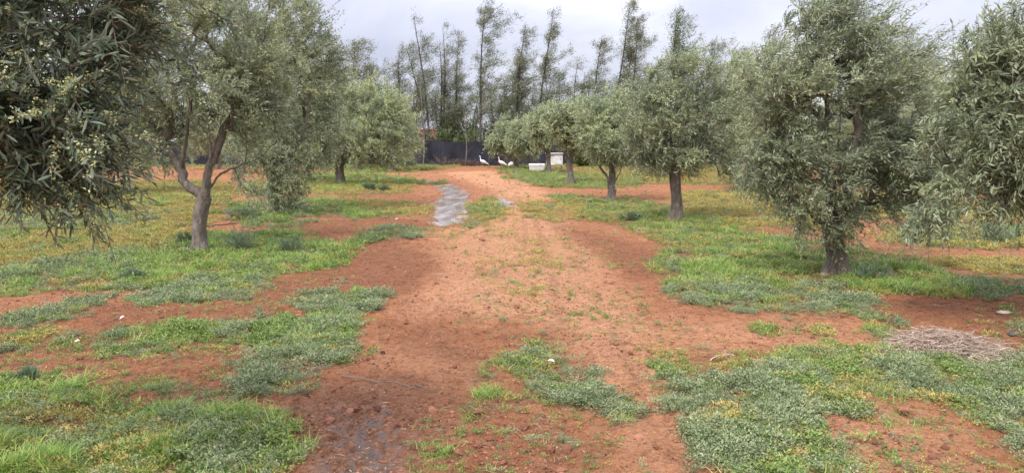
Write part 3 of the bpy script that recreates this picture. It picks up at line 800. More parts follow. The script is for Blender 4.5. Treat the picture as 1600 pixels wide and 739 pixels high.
    if bloom:
        # blossom comes in bunches near the shoot ends
        bm_ = MB(); nb = int(n * bloom * 8)
        ci = rg.integers(0, n, nb); ci = ci[(fbm(S0[ci, 0] * 3.1 + seed, S0[ci, 2] * 3.1, 2) > .47)]
        tt = rg.uniform(.35, 1, (n, 1)); ap = at(tt)[:, 0]
        tb = rg.uniform(.3, 1, len(ci))
        A = S0[ci] + d0[ci] * (L[ci] * tb)[:, None] + (wind * .45 - np.array([0, 0, 1.]) * dp[ci, None]) * (L[ci] * tb * tb)[:, None]
        if cull is not None: k_ = cull(A); A = A[k_]
        kk = 7
        ax = unit(rg.normal(0, 1, (len(A), 3)) + np.array([0, 0, .5]))
        s_ = rg.random((len(A), kk, 1))
        B = (A[:, None] + ax[:, None] * s_ * bloom_size * 2.2 + rg.normal(0, bloom_size * .42, (len(A), kk, 3))).reshape(-1, 3)
        leaves(bm_, B - base, rg.normal(0, 1, (len(B), 3)), bloom_size * rg.uniform(.5, 1.1, len(B)), bloom_size * rg.uniform(.45, .9, len(B)), T_FAR, 1.5, rg=rg)
        bm_.build('blossom', M['blossom'], crown)
    return nl

OG = 'olive trees planted in rows along the track'
def px_lobes(Y, L):
    """(u, v, ru, rv, dy, ry, weight) with u,v in photo pixels at distance Y"""
    out = []
    for u, v, ru, rv, dy, ry, w in L:
        p = AT(u, v, Y + dy); s = (Y + dy) / F
        out.append((p, np.array([ru * s * 1.08, ry, rv * s]), w))
    return out
def px_line(Y, L): return [AT(u, v, Y + dy) for u, v, dy in L]
def olive_at(u, v, label, **kw):
    g = G(u, v); z = gz(g[0], g[1]); Y = g[1]
    root = thing('olive_tree', label, 'olive tree', (g[0], g[1], z), OG)
    kw['lobes'] = px_lobes(Y, kw['lobes'])
    kw['limbs'] = [px_line(Y, l) for l in kw.get('limbs', [])]
    if 'trunk_pts' in kw: kw['trunk_pts'] = [np.array([g[0], g[1], z])] + px_line(Y, kw['trunk_pts'])
    n = build_olive(root, (g[0], g[1], z), **kw)
    print(label, 'Y', round(float(Y), 1), 'leaves', n)
    return root

def build_all_olives():
    # very near tree, its trunk beyond the left edge
    Y = 3.0; g = np.array([-3.45, 3.3]); z = gz(*g)
    root = thing('olive_tree', 'nearest olive tree, dark large leaves hanging into the upper left corner', 'olive tree', (g[0], g[1], z), OG)
    lob = px_lobes(Y, [(10, 50, 150, 140, 0, .38, 1.2), (70, 140, 100, 105, -.1, .28, .8), (-40, 190, 120, 100, 0, .35, .8), (150, 60, 75, 85, .1, .3, .35), (225, 40, 60, 60, .1, .3, .16), (50, 262, 80, 34, 0, .22, .2), (125, 285, 50, 28, .1, .2, .10), (135, 225, 40, 40, .1, .2, .10),
                       (-220, 50, 250, 230, .2, .6, 1.6), (150, -90, 180, 110, .2, .4, .7)])
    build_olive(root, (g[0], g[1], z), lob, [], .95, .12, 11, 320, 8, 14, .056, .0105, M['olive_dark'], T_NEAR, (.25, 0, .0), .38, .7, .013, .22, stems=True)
    olive_at(312, 395, 'olive tree with grey trunk forking into spread limbs above bright green grass on the left', fork_h=.9, R0=.098, seed=12,
             trunk_pts=[(311, 365, 0), (314, 335, 0), (319, 308, 0)],
             limbs=[[(317, 308, 0), (290, 288, .05), (280, 258, .1), (262, 230, .2), (235, 190, .2)], [(283, 262, .1), (290, 215, -.1), (300, 160, -.2), (310, 100, -.2)],
                    [(320, 302, 0), (322, 280, -.05), (330, 240, -.1), (325, 212, -.1), (312, 195, 0), (300, 120, 0)], [(326, 265, -.05), (340, 230, 0), (352, 200, .1), (380, 130, .2)],
                    [(320, 300, 0), (345, 272, .1), (375, 258, .15), (405, 248, .2), (440, 215, .3)], [(322, 295, 0), (335, 260, .5), (345, 200, .8), (350, 140, .9)]],
             lobes=[(300, 90, 130, 95, 0, 1.0, 2.4), (215, 130, 75, 100, .2, .8, 1.1), (370, 140, 65, 75, 0, .9, 1.0), (330, 20, 120, 60, 0, 1.0, 1.2), (215, 235, 45, 50, .1, .4, .25), (400, 190, 35, 45, .1, .4, .25), (170, 50, 70, 80, .3, .9, .6), (385, 285, 16, 26, .1, .2, .09), (250, 195, 60, 40, .5, .5, .6), (395, 120, 50, 70, .2, .7, .8)],
             n_tips=640, twigs_per=7, leaf_per=12, leafL=.070, leafW=.0165, mat=M['olive'], bloom=.42, bloom_size=.020, twiglen=.30, stems=True)
    olive_at(428, 334, 'tall full olive tree behind the forked one, branches hanging almost to the ground', fork_h=.8, R0=.12, seed=13,
             limbs=[[(428, 285, 0), (432, 250, 0), (450, 215, 0), (480, 200, 0)], [(428, 285, 0), (425, 220, 0), (430, 140, 0), (440, 60, 0)], [(428, 285, 0), (400, 230, .2), (390, 160, .2)], [(428, 285, 0), (470, 220, -.5), (490, 140, -.6)]],
             lobes=[(440, 110, 85, 110, 0, 1.4, 3), (425, 30, 65, 45, 0, 1.0, 1.1), (490, 120, 42, 80, 0, .9, 1.0), (445, 230, 65, 48, -.2, .9, 1.3), (438, 298, 32, 42, -.6, .4, .7), (500, 205, 34, 45, 0, .6, .5), (385, 130, 50, 100, 0, .9, 1.2), (375, 235, 30, 30, 0, .5, .35)],
             n_tips=700, twigs_per=6, leaf_per=11, leafL=.088, leafW=.024, mat=M['olive'], bloom=.26, bloom_size=.026, twiglen=.34, stems=True)
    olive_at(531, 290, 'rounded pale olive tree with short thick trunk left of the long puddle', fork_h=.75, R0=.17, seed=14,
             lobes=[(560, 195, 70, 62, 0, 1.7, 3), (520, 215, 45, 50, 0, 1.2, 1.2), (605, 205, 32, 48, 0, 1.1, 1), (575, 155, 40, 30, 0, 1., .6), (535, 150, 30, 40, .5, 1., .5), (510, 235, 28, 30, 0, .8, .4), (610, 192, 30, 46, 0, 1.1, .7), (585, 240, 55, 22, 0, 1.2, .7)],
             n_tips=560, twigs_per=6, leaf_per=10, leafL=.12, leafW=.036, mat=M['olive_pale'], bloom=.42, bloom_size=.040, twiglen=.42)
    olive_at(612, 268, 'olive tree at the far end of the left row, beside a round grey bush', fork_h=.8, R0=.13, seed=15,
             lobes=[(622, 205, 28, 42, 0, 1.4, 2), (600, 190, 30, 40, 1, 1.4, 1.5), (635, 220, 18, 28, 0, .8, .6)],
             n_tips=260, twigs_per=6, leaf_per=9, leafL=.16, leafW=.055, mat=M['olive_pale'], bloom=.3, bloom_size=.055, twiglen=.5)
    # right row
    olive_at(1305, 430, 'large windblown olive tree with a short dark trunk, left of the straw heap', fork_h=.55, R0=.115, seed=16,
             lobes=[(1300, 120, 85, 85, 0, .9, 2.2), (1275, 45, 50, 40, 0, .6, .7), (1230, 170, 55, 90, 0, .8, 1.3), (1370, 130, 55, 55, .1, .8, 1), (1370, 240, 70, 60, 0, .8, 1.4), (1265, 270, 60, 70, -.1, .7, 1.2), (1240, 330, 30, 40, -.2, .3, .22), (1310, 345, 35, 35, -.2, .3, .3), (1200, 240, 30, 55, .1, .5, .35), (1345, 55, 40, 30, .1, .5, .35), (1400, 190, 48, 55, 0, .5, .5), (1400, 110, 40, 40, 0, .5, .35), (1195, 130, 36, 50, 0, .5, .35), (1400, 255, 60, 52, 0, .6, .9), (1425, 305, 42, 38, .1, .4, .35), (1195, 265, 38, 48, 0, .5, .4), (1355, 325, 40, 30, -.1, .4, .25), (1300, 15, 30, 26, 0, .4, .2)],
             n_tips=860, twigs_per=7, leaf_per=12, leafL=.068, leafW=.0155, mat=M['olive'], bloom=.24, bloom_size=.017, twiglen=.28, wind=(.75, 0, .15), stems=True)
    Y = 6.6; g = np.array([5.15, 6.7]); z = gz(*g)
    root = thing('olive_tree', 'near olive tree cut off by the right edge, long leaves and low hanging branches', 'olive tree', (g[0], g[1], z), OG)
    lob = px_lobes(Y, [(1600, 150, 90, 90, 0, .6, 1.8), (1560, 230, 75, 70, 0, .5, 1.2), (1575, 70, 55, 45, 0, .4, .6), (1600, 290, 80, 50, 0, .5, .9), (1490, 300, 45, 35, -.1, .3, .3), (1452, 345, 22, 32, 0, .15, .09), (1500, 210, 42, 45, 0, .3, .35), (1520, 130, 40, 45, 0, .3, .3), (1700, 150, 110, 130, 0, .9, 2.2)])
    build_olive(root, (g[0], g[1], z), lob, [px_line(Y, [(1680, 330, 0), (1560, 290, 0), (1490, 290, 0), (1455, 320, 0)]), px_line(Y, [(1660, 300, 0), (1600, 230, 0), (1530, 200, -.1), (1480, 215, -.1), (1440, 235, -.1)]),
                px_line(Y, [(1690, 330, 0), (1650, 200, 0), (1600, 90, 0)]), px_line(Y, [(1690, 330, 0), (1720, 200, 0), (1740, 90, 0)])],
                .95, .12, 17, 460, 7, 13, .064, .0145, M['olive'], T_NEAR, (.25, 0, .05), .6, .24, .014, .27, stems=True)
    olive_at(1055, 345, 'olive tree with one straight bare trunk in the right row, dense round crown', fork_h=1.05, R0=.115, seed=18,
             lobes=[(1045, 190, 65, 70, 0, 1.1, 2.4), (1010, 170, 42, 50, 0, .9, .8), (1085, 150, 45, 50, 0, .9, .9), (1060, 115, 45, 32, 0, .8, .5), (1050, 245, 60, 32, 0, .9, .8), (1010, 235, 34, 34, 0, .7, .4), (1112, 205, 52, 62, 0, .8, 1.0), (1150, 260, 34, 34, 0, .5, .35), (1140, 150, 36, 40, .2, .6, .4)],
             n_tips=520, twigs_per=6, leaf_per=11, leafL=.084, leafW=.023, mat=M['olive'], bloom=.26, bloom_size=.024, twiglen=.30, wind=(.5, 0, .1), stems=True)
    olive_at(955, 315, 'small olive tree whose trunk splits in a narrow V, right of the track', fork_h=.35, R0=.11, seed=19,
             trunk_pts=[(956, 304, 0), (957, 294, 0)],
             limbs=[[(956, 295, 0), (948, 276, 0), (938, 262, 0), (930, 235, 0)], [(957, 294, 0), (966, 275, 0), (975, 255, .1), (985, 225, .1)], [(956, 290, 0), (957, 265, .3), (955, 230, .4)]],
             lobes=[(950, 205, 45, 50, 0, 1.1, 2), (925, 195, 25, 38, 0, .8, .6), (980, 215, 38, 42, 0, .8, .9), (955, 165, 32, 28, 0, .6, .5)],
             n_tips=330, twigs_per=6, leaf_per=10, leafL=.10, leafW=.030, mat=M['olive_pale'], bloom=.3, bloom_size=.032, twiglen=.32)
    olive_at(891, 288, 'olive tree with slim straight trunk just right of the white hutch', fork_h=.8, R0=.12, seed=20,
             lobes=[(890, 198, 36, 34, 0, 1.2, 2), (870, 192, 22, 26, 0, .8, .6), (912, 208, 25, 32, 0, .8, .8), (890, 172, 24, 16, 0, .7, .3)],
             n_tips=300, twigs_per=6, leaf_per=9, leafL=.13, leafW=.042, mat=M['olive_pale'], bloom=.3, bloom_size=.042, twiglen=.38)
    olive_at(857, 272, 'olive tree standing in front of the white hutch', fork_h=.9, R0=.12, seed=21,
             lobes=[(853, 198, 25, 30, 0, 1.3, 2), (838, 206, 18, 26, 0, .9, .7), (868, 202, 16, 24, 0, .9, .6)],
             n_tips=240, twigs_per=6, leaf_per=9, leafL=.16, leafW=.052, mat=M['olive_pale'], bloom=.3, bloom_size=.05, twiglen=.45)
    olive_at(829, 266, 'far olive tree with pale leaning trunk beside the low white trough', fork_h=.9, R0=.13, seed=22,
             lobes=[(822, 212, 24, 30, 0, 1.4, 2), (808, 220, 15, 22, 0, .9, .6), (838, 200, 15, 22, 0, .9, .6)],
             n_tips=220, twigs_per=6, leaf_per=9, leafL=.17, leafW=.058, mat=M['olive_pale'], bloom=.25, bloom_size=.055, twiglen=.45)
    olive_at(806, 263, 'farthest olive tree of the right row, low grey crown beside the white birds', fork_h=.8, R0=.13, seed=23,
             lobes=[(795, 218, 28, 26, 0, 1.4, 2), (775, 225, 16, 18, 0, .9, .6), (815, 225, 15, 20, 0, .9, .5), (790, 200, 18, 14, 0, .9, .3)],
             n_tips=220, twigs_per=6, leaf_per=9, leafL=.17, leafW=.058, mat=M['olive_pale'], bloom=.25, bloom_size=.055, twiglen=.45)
    # second row on the right
    b1 = olive_at(1207, 297, 'second row olive tree between the large windblown tree and the round crowned one', fork_h=.8, R0=.12, seed=24,
             lobes=[(1180, 170, 55, 60, 0, 1.5, 2), (1150, 215, 45, 50, 0, 1.2, 1.2), (1160, 120, 38, 42, 0, 1., .8), (1225, 200, 45, 60, 0, 1.2, 1), (1148, 285, 26, 20, -.5, .5, .15)],
             n_tips=420, twigs_per=6, leaf_per=10, leafL=.115, leafW=.034, mat=M['olive_pale'], bloom=.3, bloom_size=.036, twiglen=.4, wind=(.45, 0, .12))
    return b1
b1 = build_all_olives()

# trees of the outer rows reuse the second row tree
outer = [
         (-18.5, 47, .3, 1.05, 'far olive tree by the fence, left of the forked trunk'),
         (-26, 46, 1.1, 1.05, 'far olive tree by the fence at the left edge'),
         (-9.8, 47, 5.3, 1.0, 'far olive tree by the fence, between the hanging branches and the pale rounded olive'),
         (-12.5, 24, 1.9, .95, 'outer row olive tree seen behind the limbs of the forked tree, left of its trunk'),
         (-17.5, 27, .4, 1.0, 'outer row olive tree under the near dark branch at the left edge'),
         (-9.6, 32, 3.0, 1.0, 'outer row olive tree showing between the forked trunk and the hanging branches'),
         (-21.5, 33, 4.2, 1.0, 'farther outer row olive tree at the extreme left edge'),
         (-14.5, 40, 5.0, 1.05, 'far olive tree low behind the forked trunk, near the fence'),
         (13.6, 30, 2.6, 1.0, 'outer row olive tree showing behind the right edge of the large windblown tree'),
         (16.8, 24, 5.6, .95, 'outer row olive tree in the gap left of the near right tree'),
         (7.6, 36, .9, .9, 'far olive tree low between the V trunk and the straight trunk'),
         (12.2, 41, 3.7, 1.0, 'far olive tree near the fence behind the dense round crown'),
         (20.5, 37, 1.4, 1.05, 'far olive tree near the fence behind the near right tree')]
for x, y, rz, s, lb in outer: dup(b1, (x, y, gz(x, y)), rz, s, lb, OG)

# ------------------------------------------------------------------ windbreak trees
WG = 'tall wispy trees of the windbreak behind the fence'
def windbreak(u, vtop, Y, label, width=1.6, dens=1.0, start=.3, lean=0, seed=0, kind='wind', stems=1, name='windbreak_tree'):
    rg = np.random.default_rng(seed + 500)
    x = (u - 800) / F * Y / cp; H = float(AT(u, vtop, Y)[2])
    x = AT(u, 240, Y)[0]
    root = thing(name, label, 'tree', (x, Y, 0), WG)
    mb = MB(); P = []; D = []
    for st in range(stems):
        h = H * (1 if st == 0 else rg.uniform(.7, .92)); n = 16; t = np.linspace(0, 1, n)
        ln = lean + (rg.normal(0, .5) if st else 0)
        off = 0 if st == 0 else rg.normal(0, .25)
        pts = np.stack([off + ln * t ** 1.3 + .18 * np.sin(t * 5 + rg.random() * 6) * t, .15 * np.sin(t * 4 + rg.random() * 6) * t, t * h - .1 * (t == 0)], -1)
        tube(mb, pts, .10 * (1 - t) ** .8 * h / 12 + .012, 7, .1)
        nb = int(42 * dens * h / 12)
        for b in range(nb):
            tb = start * .6 + (1 - start * .6) * rg.random() ** .85 * .97; i = tb * (n - 1); p0 = np.array([np.interp(i, np.arange(n), pts[:, q]) for q in range(3)])
            a = rg.random() * 6.283; ln_ = width * (1.3 - tb * .95) * rg.uniform(.15, 1.0) ** 1.3 * 2.5 * (.45 + 1.1 * fbm(np.array([tb * 5 + u]), np.array([u * .1]), 2)[0]); el = rg.uniform(.35, 1.15)
            d = np.array([math.cos(a) * math.cos(el) + .22, math.sin(a) * math.cos(el), math.sin(el)])
            k = 6; s = np.linspace(0, 1, k)[:, None]
            bp = p0 + d * ln_ * s + np.array([.35, 0, -.15]) * ln_ * s ** 2 + rg.normal(0, .03, (k, 3)) * s
            tube(mb, bp, np.linspace(.022, .006, k) * (1.3 - tb * .7), 3)
            # side shoots
            ns = int(2 + ln_ * 3.2)
            for q in range(ns):
                f = rg.uniform(.2, 1); j = f * (k - 1); c = np.array([np.interp(j, np.arange(k), bp[:, z]) for z in range(3)])
                m = int(29 * min(1.3, dens)); sd = unit(rg.normal(0, 1, 3) + np.array([.5, 0, .6])); tt = rg.random(m)[:, None]
                P.append(c + sd * tt * rg.uniform(.25, .6) + rg.normal(0, .13, (m, 3))); D.append(sd * .8 + np.array([.45, 0, .1]) + rg.normal(0, .45, (m, 3)))
    mb.build('trunk', M['bark_dark'], root)
    P = np.concatenate(P); D = np.concatenate(D); l = MB(); nl = len(P)
    leaves(l, P, D, rg.uniform(.10, .26, nl), rg.uniform(.018, .036, nl), T_FAR, 1.5, rg=rg)
    l.build('crown', M[kind], root)
wb = [  # u, vtop, Y, width, dens, start, lean, stems, label
    (548, 62, 52, 1.5, 1.3, .3, .3, 2, 'dark windbreak tree just above the pale rounded olive, left end of the visible row'),
    (582, 108, 60, 2.0, .8, .2, .2, 2, 'low twiggy windbreak tree second from the left'),
    (622, 78, 62, 1.9, .75, .25, .4, 3, 'thin twiggy windbreak tree above the far left olive'),
    (652, 118, 58, 1.2, .8, .3, .1, 2, 'short thin windbreak tree left of the pink building gap'),
    (672, 22, 57, 1.5, .85, .35, -.9, 2, 'tall bent windbreak tree leaning left, right of the pink building'),
    (692, 42, 58, 1.3, .9, .3, .2, 2, 'windbreak tree directly right of the bent one'),
    (714, 52, 60, 1.1, .9, .4, .2, 1, 'slim windbreak tree left of the tallest dark trunk'),
    (749, 3, 55, 1.9, 1.25, .42, .5, 1, 'tall windbreak tree with one straight dark trunk and a full top, above the white birds'),
    (782, 120, 62, 1.6, 1.1, .15, .4, 2, 'low bushy windbreak tree right of the straight dark trunk'),
    (806, 50, 58, 1.5, 1.15, .3, .5, 2, 'leafy windbreak tree above the farthest right row olive'),
    (838, 12, 57, 1.3, 1.2, .35, 1.1, 1, 'tall narrow feather shaped windbreak tree leaning right at the centre'),
    (868, 118, 61, 1.5, .9, .2, .4, 2, 'low windbreak tree right of the feather shaped one'),
    (893, 95, 60, 1.5, .8, .25, .5, 2, 'sparse low windbreak tree above the white hutch'),
    (925, 55, 57, 1.0, 1.2, .4, .5, 1, 'narrow windbreak tree left of the double topped one'),
    (955, 5, 56, 1.4, 1.35, .35, 1.1, 2, 'double topped tall windbreak tree above the V trunk olive'),
    (985, 28, 58, 1.0, 1.2, .35, .2, 1, 'slim windbreak tree at the right side of the double topped one'),
    (1048, 30, 46, 1.3, 2.0, .2, .3, 2, 'dense green windbreak tree rising above the round crowned olive'),
    (1018, 110, 60, 1.5, 1.0, .2, .3, 2, 'low windbreak tree left of the dense green one'),
    (1100, 72, 56, 1.7, 1.2, .2, .4, 2, 'broad windbreak tree above the second row olive'),
    (1140, 82, 58, 1.7, 1.3, .2, .4, 2, 'dark leafy windbreak tree in the dip left of the large windblown olive'),
    (1188, 48, 52, 1.0, 1.3, .4, .3, 1, 'thin windbreak tree close to the left edge of the large windblown olive'),
    (1240, 60, 58, 1.6, 1., .3, .4, 1, 'windbreak tree glimpsed through the large windblown olive'),
    (1395, 62, 50, 2.0, 1.6, .15, .5, 3, 'full dark windbreak tree behind the right shoulder of the large windblown olive'),
    (1430, 95, 52, 1.5, 1.5, .15, .5, 2, 'lower dark windbreak tree sloping down to the sky gap on the right'),
    (1480, 100, 60, 1.3, .8, .2, .6, 2, 'faint twiggy windbreak tree in the sky gap on the right'),
    (1515, 72, 56, 1.8, .9, .2, .8, 2, 'twiggy windbreak tree touching the near right olive'),
    (1570, 60, 58, 1.8, 1., .2, .5, 2, 'windbreak tree glimpsed through the near right olive'),
    (1340, 80, 60, 1.8, 1.1, .2, .5, 2, 'windbreak tree behind the crown centre of the large windblown olive'),
    (500, 80, 58, 1.8, 1., .2, .5, 2, 'windbreak tree glimpsed through the tall full olive on the left'),
    (430, 70, 60, 1.8, 1., .2, .4, 2, 'windbreak tree hidden mostly by the tall full olive'),
    (340, 70, 60, 1.8, 1., .2, .4, 2, 'windbreak tree glimpsed above the forked olive'),
    (240, 60, 58, 1.8, 1., .2, .4, 2, 'windbreak tree behind the left part of the forked olive crown'),
    (120, 60, 58, 1.8, 1., .2, .4, 2, 'windbreak tree behind the near dark branch'),
    (20, 60, 58, 1.8, 1., .2, .4, 2, 'windbreak tree at the left edge behind the near dark branch')]
for i, (u, vt, Y, w, dn, st, ln, sm, lb) in enumerate(wb):
    windbreak(u, vt, Y, lb, w, dn, st, ln, i, 'wind_green' if u == 1048 else 'wind', sm)

for i, (u, vt) in enumerate([(565, 140), (600, 118), (638, 128), (684, 135), (706, 122), (736, 140), (768, 128), (794, 112), (822, 122), (852, 110), (880, 128), (908, 120), (940, 128), (972, 118), (1002, 130), (1036, 122)]):
    windbreak(u, vt, 61 + (i % 3) * 1.5, 'low twiggy tree in the ragged lower layer of the windbreak, just above the fence', 2.0, .85, .12, .3 * (i % 3), 60 + i, 'wind_green' if i % 4 == 0 else 'wind', 2)
# bushes behind and in front of the fence
def bush(name, x, y, z0, rx, ry, h, mat, seed, label, cat, n=3500, L=.14, W=.05, group=None, feather=False):
    rg = np.random.default_rng(seed); root = thing(name, label, cat, (x, y, z0), group)
    st = MB(); P = []; D = []
    k = 26
    for i in range(k):
        a = rg.random() * 6.283; r = rg.random() ** .6
        e = np.array([math.cos(a) * rx * r, math.sin(a) * ry * r, h * rg.uniform(.55, 1.) * math.sqrt(max(0.05, 1 - .8 * r * r))])
        s = np.linspace(0, 1, 5)[:, None]; pts = np.array([e[0] * .15, e[1] * .15, -.03]) * (1 - s) + e * s + np.array([0, 0, .08 * h]) * np.sin(s * 3.14)
        tube(st, pts, np.linspace(.012, .004, 5) * h, 3)
        m = n // k; t = rg.random(m)[:, None] ** (.6 if not feather else .8)
        c = pts[0] * (1 - t) + e * t
        P.append(c + rg.normal(0, .11 if not feather else .06, (m, 3)) * np.array([rx, ry, h * .7])); D.append(unit(e) * .9 + rg.normal(0, .6 if not feather else .3, (m, 3)) + np.array([0, 0, .3]))
    P = np.concatenate(P); D = np.concatenate(D); P[:, 2] = np.maximum(P[:, 2], .01)
    st.build('stems', M['bark_thin'], root); l = MB(); m = len(P)
    leaves(l, P, D, L * rg.uniform(.6, 1.2, m), W * rg.uniform(.7, 1.2, m), T_FAR, 1.2, rg=rg); l.build('foliage', mat, root)
FB = 'bushes growing along the far fence'
for i, (u, w, h, Y, k, lb) in enumerate([
    (600, 1.4, 2.8, 57, 'wind_green', 'green bush rising behind the fence left of the pink building'),
    (698, 1.6, 3.2, 57, 'wind_green', 'green bush topping the fence right of the pink building'),
    (722, 1.6, 4.4, 58, 'wind', 'dark bush behind the fence left of the straight dark trunk'),
    (756, 1.9, 3.6, 57, 'wind_green', 'yellowish green bush topping the fence above the white birds'),
    (790, 1.6, 4.2, 59, 'wind', 'tall dark bush behind the farthest right row olive'),
    (830, 1.8, 4.6, 59, 'wind', 'tall dark bush behind the low white trough'),
    (880, 2.0, 4.2, 58, 'wind', 'tall dark bush behind the white hutch'),
    (930, 2.0, 4.2, 58, 'wind', 'tall dark bush behind the slim straight olive trunk'),
    (985, 2.2, 4.0, 58, 'wind_green', 'tall green bush behind the V trunk olive'),
    (1050, 2.4, 4.0, 58, 'wind', 'tall dark bush behind the straight trunk olive'),
    (1120, 2.4, 4.4, 58, 'wind', 'tall dark bush behind the second row olive'),
    (1190, 2.4, 4.2, 58, 'wind', 'tall dark bush left of the large windblown olive'),
    (560, 2.2, 4.2, 58, 'wind', 'tall dark bush behind the pale rounded olive'),
    (500, 2.2, 4.2, 58, 'wind', 'tall dark bush left of the pale rounded olive'),
    (915, 1.1, 1.5, 50, 'wind_green', 'low green bush in front of the fence right of the hutch'),
    (962, 1.6, 1.6, 51, 'wind_green', 'low green bush in front of the fence behind the V trunk'),
    (1020, 1.8, 1.5, 51, 'wind_green', 'low green bush in front of the fence left of the straight trunk'),
    (1460, 2.4, 4.0, 57, 'wind', 'tall dark bush below the sky gap on the right'),
    (1290, 2.4, 4.0, 57, 'wind', 'tall dark bush behind the large windblown olive'),
    (1380, 2.4, 4.2, 58, 'wind', 'tall dark bush right of the large windblown olive'),
    (1560, 2.4, 4.2, 58, 'wind', 'tall dark bush behind the near right olive'),
    (420, 2.4, 4.2, 58, 'wind', 'tall dark bush behind the tall full olive'),
    (330, 2.4, 4.0, 58, 'wind', 'tall dark bush behind the forked olive'),
    (230, 2.4, 4.2, 58, 'wind', 'tall dark bush left of the forked olive'),
    (120, 2.4, 4.0, 58, 'wind', 'tall dark bush below the near dark branch'),
    (20, 2.4, 4.2, 58, 'wind', 'tall dark bush at the left edge by the fence')]):
    p = AT(u, 250, Y); bush('fence_bush', p[0], Y, 0, w, 1.0, h, M[k], 700 + i, lb, 'bush', 3800, .24, .085, FB)
NG = 'small bushes on the orchard floor'
for i, (u, v, rx, h, lb, mt, L, W) in enumerate([
    (636, 262, .75, .75, 'round blue grey bush near the far end of the left row', 'bluebush', .10, .03),
    (578, 300, .28, .28, 'small blue grey bush right of the short thick olive trunk', 'bluebush', .06, .015),
    (600, 302, .26, .26, 'small blue grey bush nearest the puddle on the left', 'bluebush', .06, .015),
    (985, 346, .28, .20, 'low dark bush between the V trunk and the straight trunk', 'bluebush', .05, .012),
    (378, 392, .26, .38, 'feathery blue green bush right of the forked olive trunk', 'bluebush', .045, .005),
    (455, 396, .22, .28, 'feathery green bush at the right end of the near left grass', 'bluebush', .045, .005),
    (290, 382, .16, .22, 'feathery bush just left of the forked olive trunk', 'bluebush', .045, .005),
    (1364, 444, .22, .28, 'dark feathery bush right of the large windblown olive trunk', 'bluebush', .045, .006),
    (380, 345, .45, .35, 'feathery bush behind the forked olive trunk', 'bluebush', .05, .008),
    (462, 330, .4, .32, 'feathery bush under the hanging olive branch', 'bluebush', .05, .008),
    (1175, 303, .7, .45, 'grey bush beside the second row olive trunk', 'bluebush', .08, .02),
    (1545, 378, .9, .35, 'wide grey bush under the near right olive', 'bluebush', .06, .012),
    (210, 440, .20, .16, 'low grey bush in the near left grass', 'grey_b', .035, .008),
    (47, 600, .11, .09, 'small feathery tuft at the left edge of the bare band', 'bluebush', .035, .004),
    (1410, 335, .45, .3, 'blue green bush behind the low branches on the right', 'bluebush', .06, .012)]):
    g = G(u, v); bush('small_bush', g[0], g[1], gz(*g), rx, rx * .8, h, M['bluebush'], 800 + i, lb, 'bush', 2600, L, W, NG, feather=True)

for i, (u, w, h, lb) in enumerate([(618, 1.2, 1.5, 'brown dry twiggy bush against the fence, leftmost'), (650, 1.0, 1.6, 'brown dry twiggy bush against the fence beside the bare sapling'), (690, 1.0, .9, 'low dry bush against the fence below the bent tall tree'),
        (716, 1.3, .6, 'low dry brush along the fence foot left of the birds'), (738, .8, .5, 'small dry bush along the fence foot just left of the birds'), (797, 1.0, 1.0, 'brown dry bush behind the rightmost white bird')]):
    p = AT(u, 250, 52.8); bush('dry_bush', p[0], 52.8, 0, w, .5, h, M['litter_b'], 900 + i, lb, 'bush', 700, .16, .02, 'dry bushes against the fence')
# bare saplings in front of the fence
for i, (u, vt, Y, lb) in enumerate([(661, 100, 52, 'thin bare sapling in front of the dark fence, left one'), (727, 130, 53, 'thin bare sapling in front of the dark fence, just left of the birds')]):
    p = AT(u, 250, Y); H = AT(u, vt, Y)[2]; root = thing('bare_sapling', lb, 'sapling', (p[0], Y, 0), 'bare saplings by the fence'); mb = MB(); rg = np.random.default_rng(i + 60)
    t = np.linspace(0, 1, 12); pts = np.stack([.1 * np.sin(t * 6), 0 * t, t * H - .05], -1); tube(mb, pts, .035 * (1 - t) + .008, 5)
    mb.build('trunk', M['bark_thin'], root)
    for b in range(16):
        mb = MB()
        f = rg.uniform(.15, .95); c = np.array([np.interp(f, t, pts[:, q]) for q in range(3)]); a = rg.random() * 6.283; s = np.linspace(0, 1, 5)[:, None]; l = rg.uniform(.4, 1.1)
        tube(mb, c + np.array([math.cos(a) * .6, math.sin(a) * .6, .8]) * l * s + np.array([.3, 0, 0]) * s * s * l, np.linspace(.012, .004, 5), 3)
        mb.build('branch', M['bark_thin'], root)

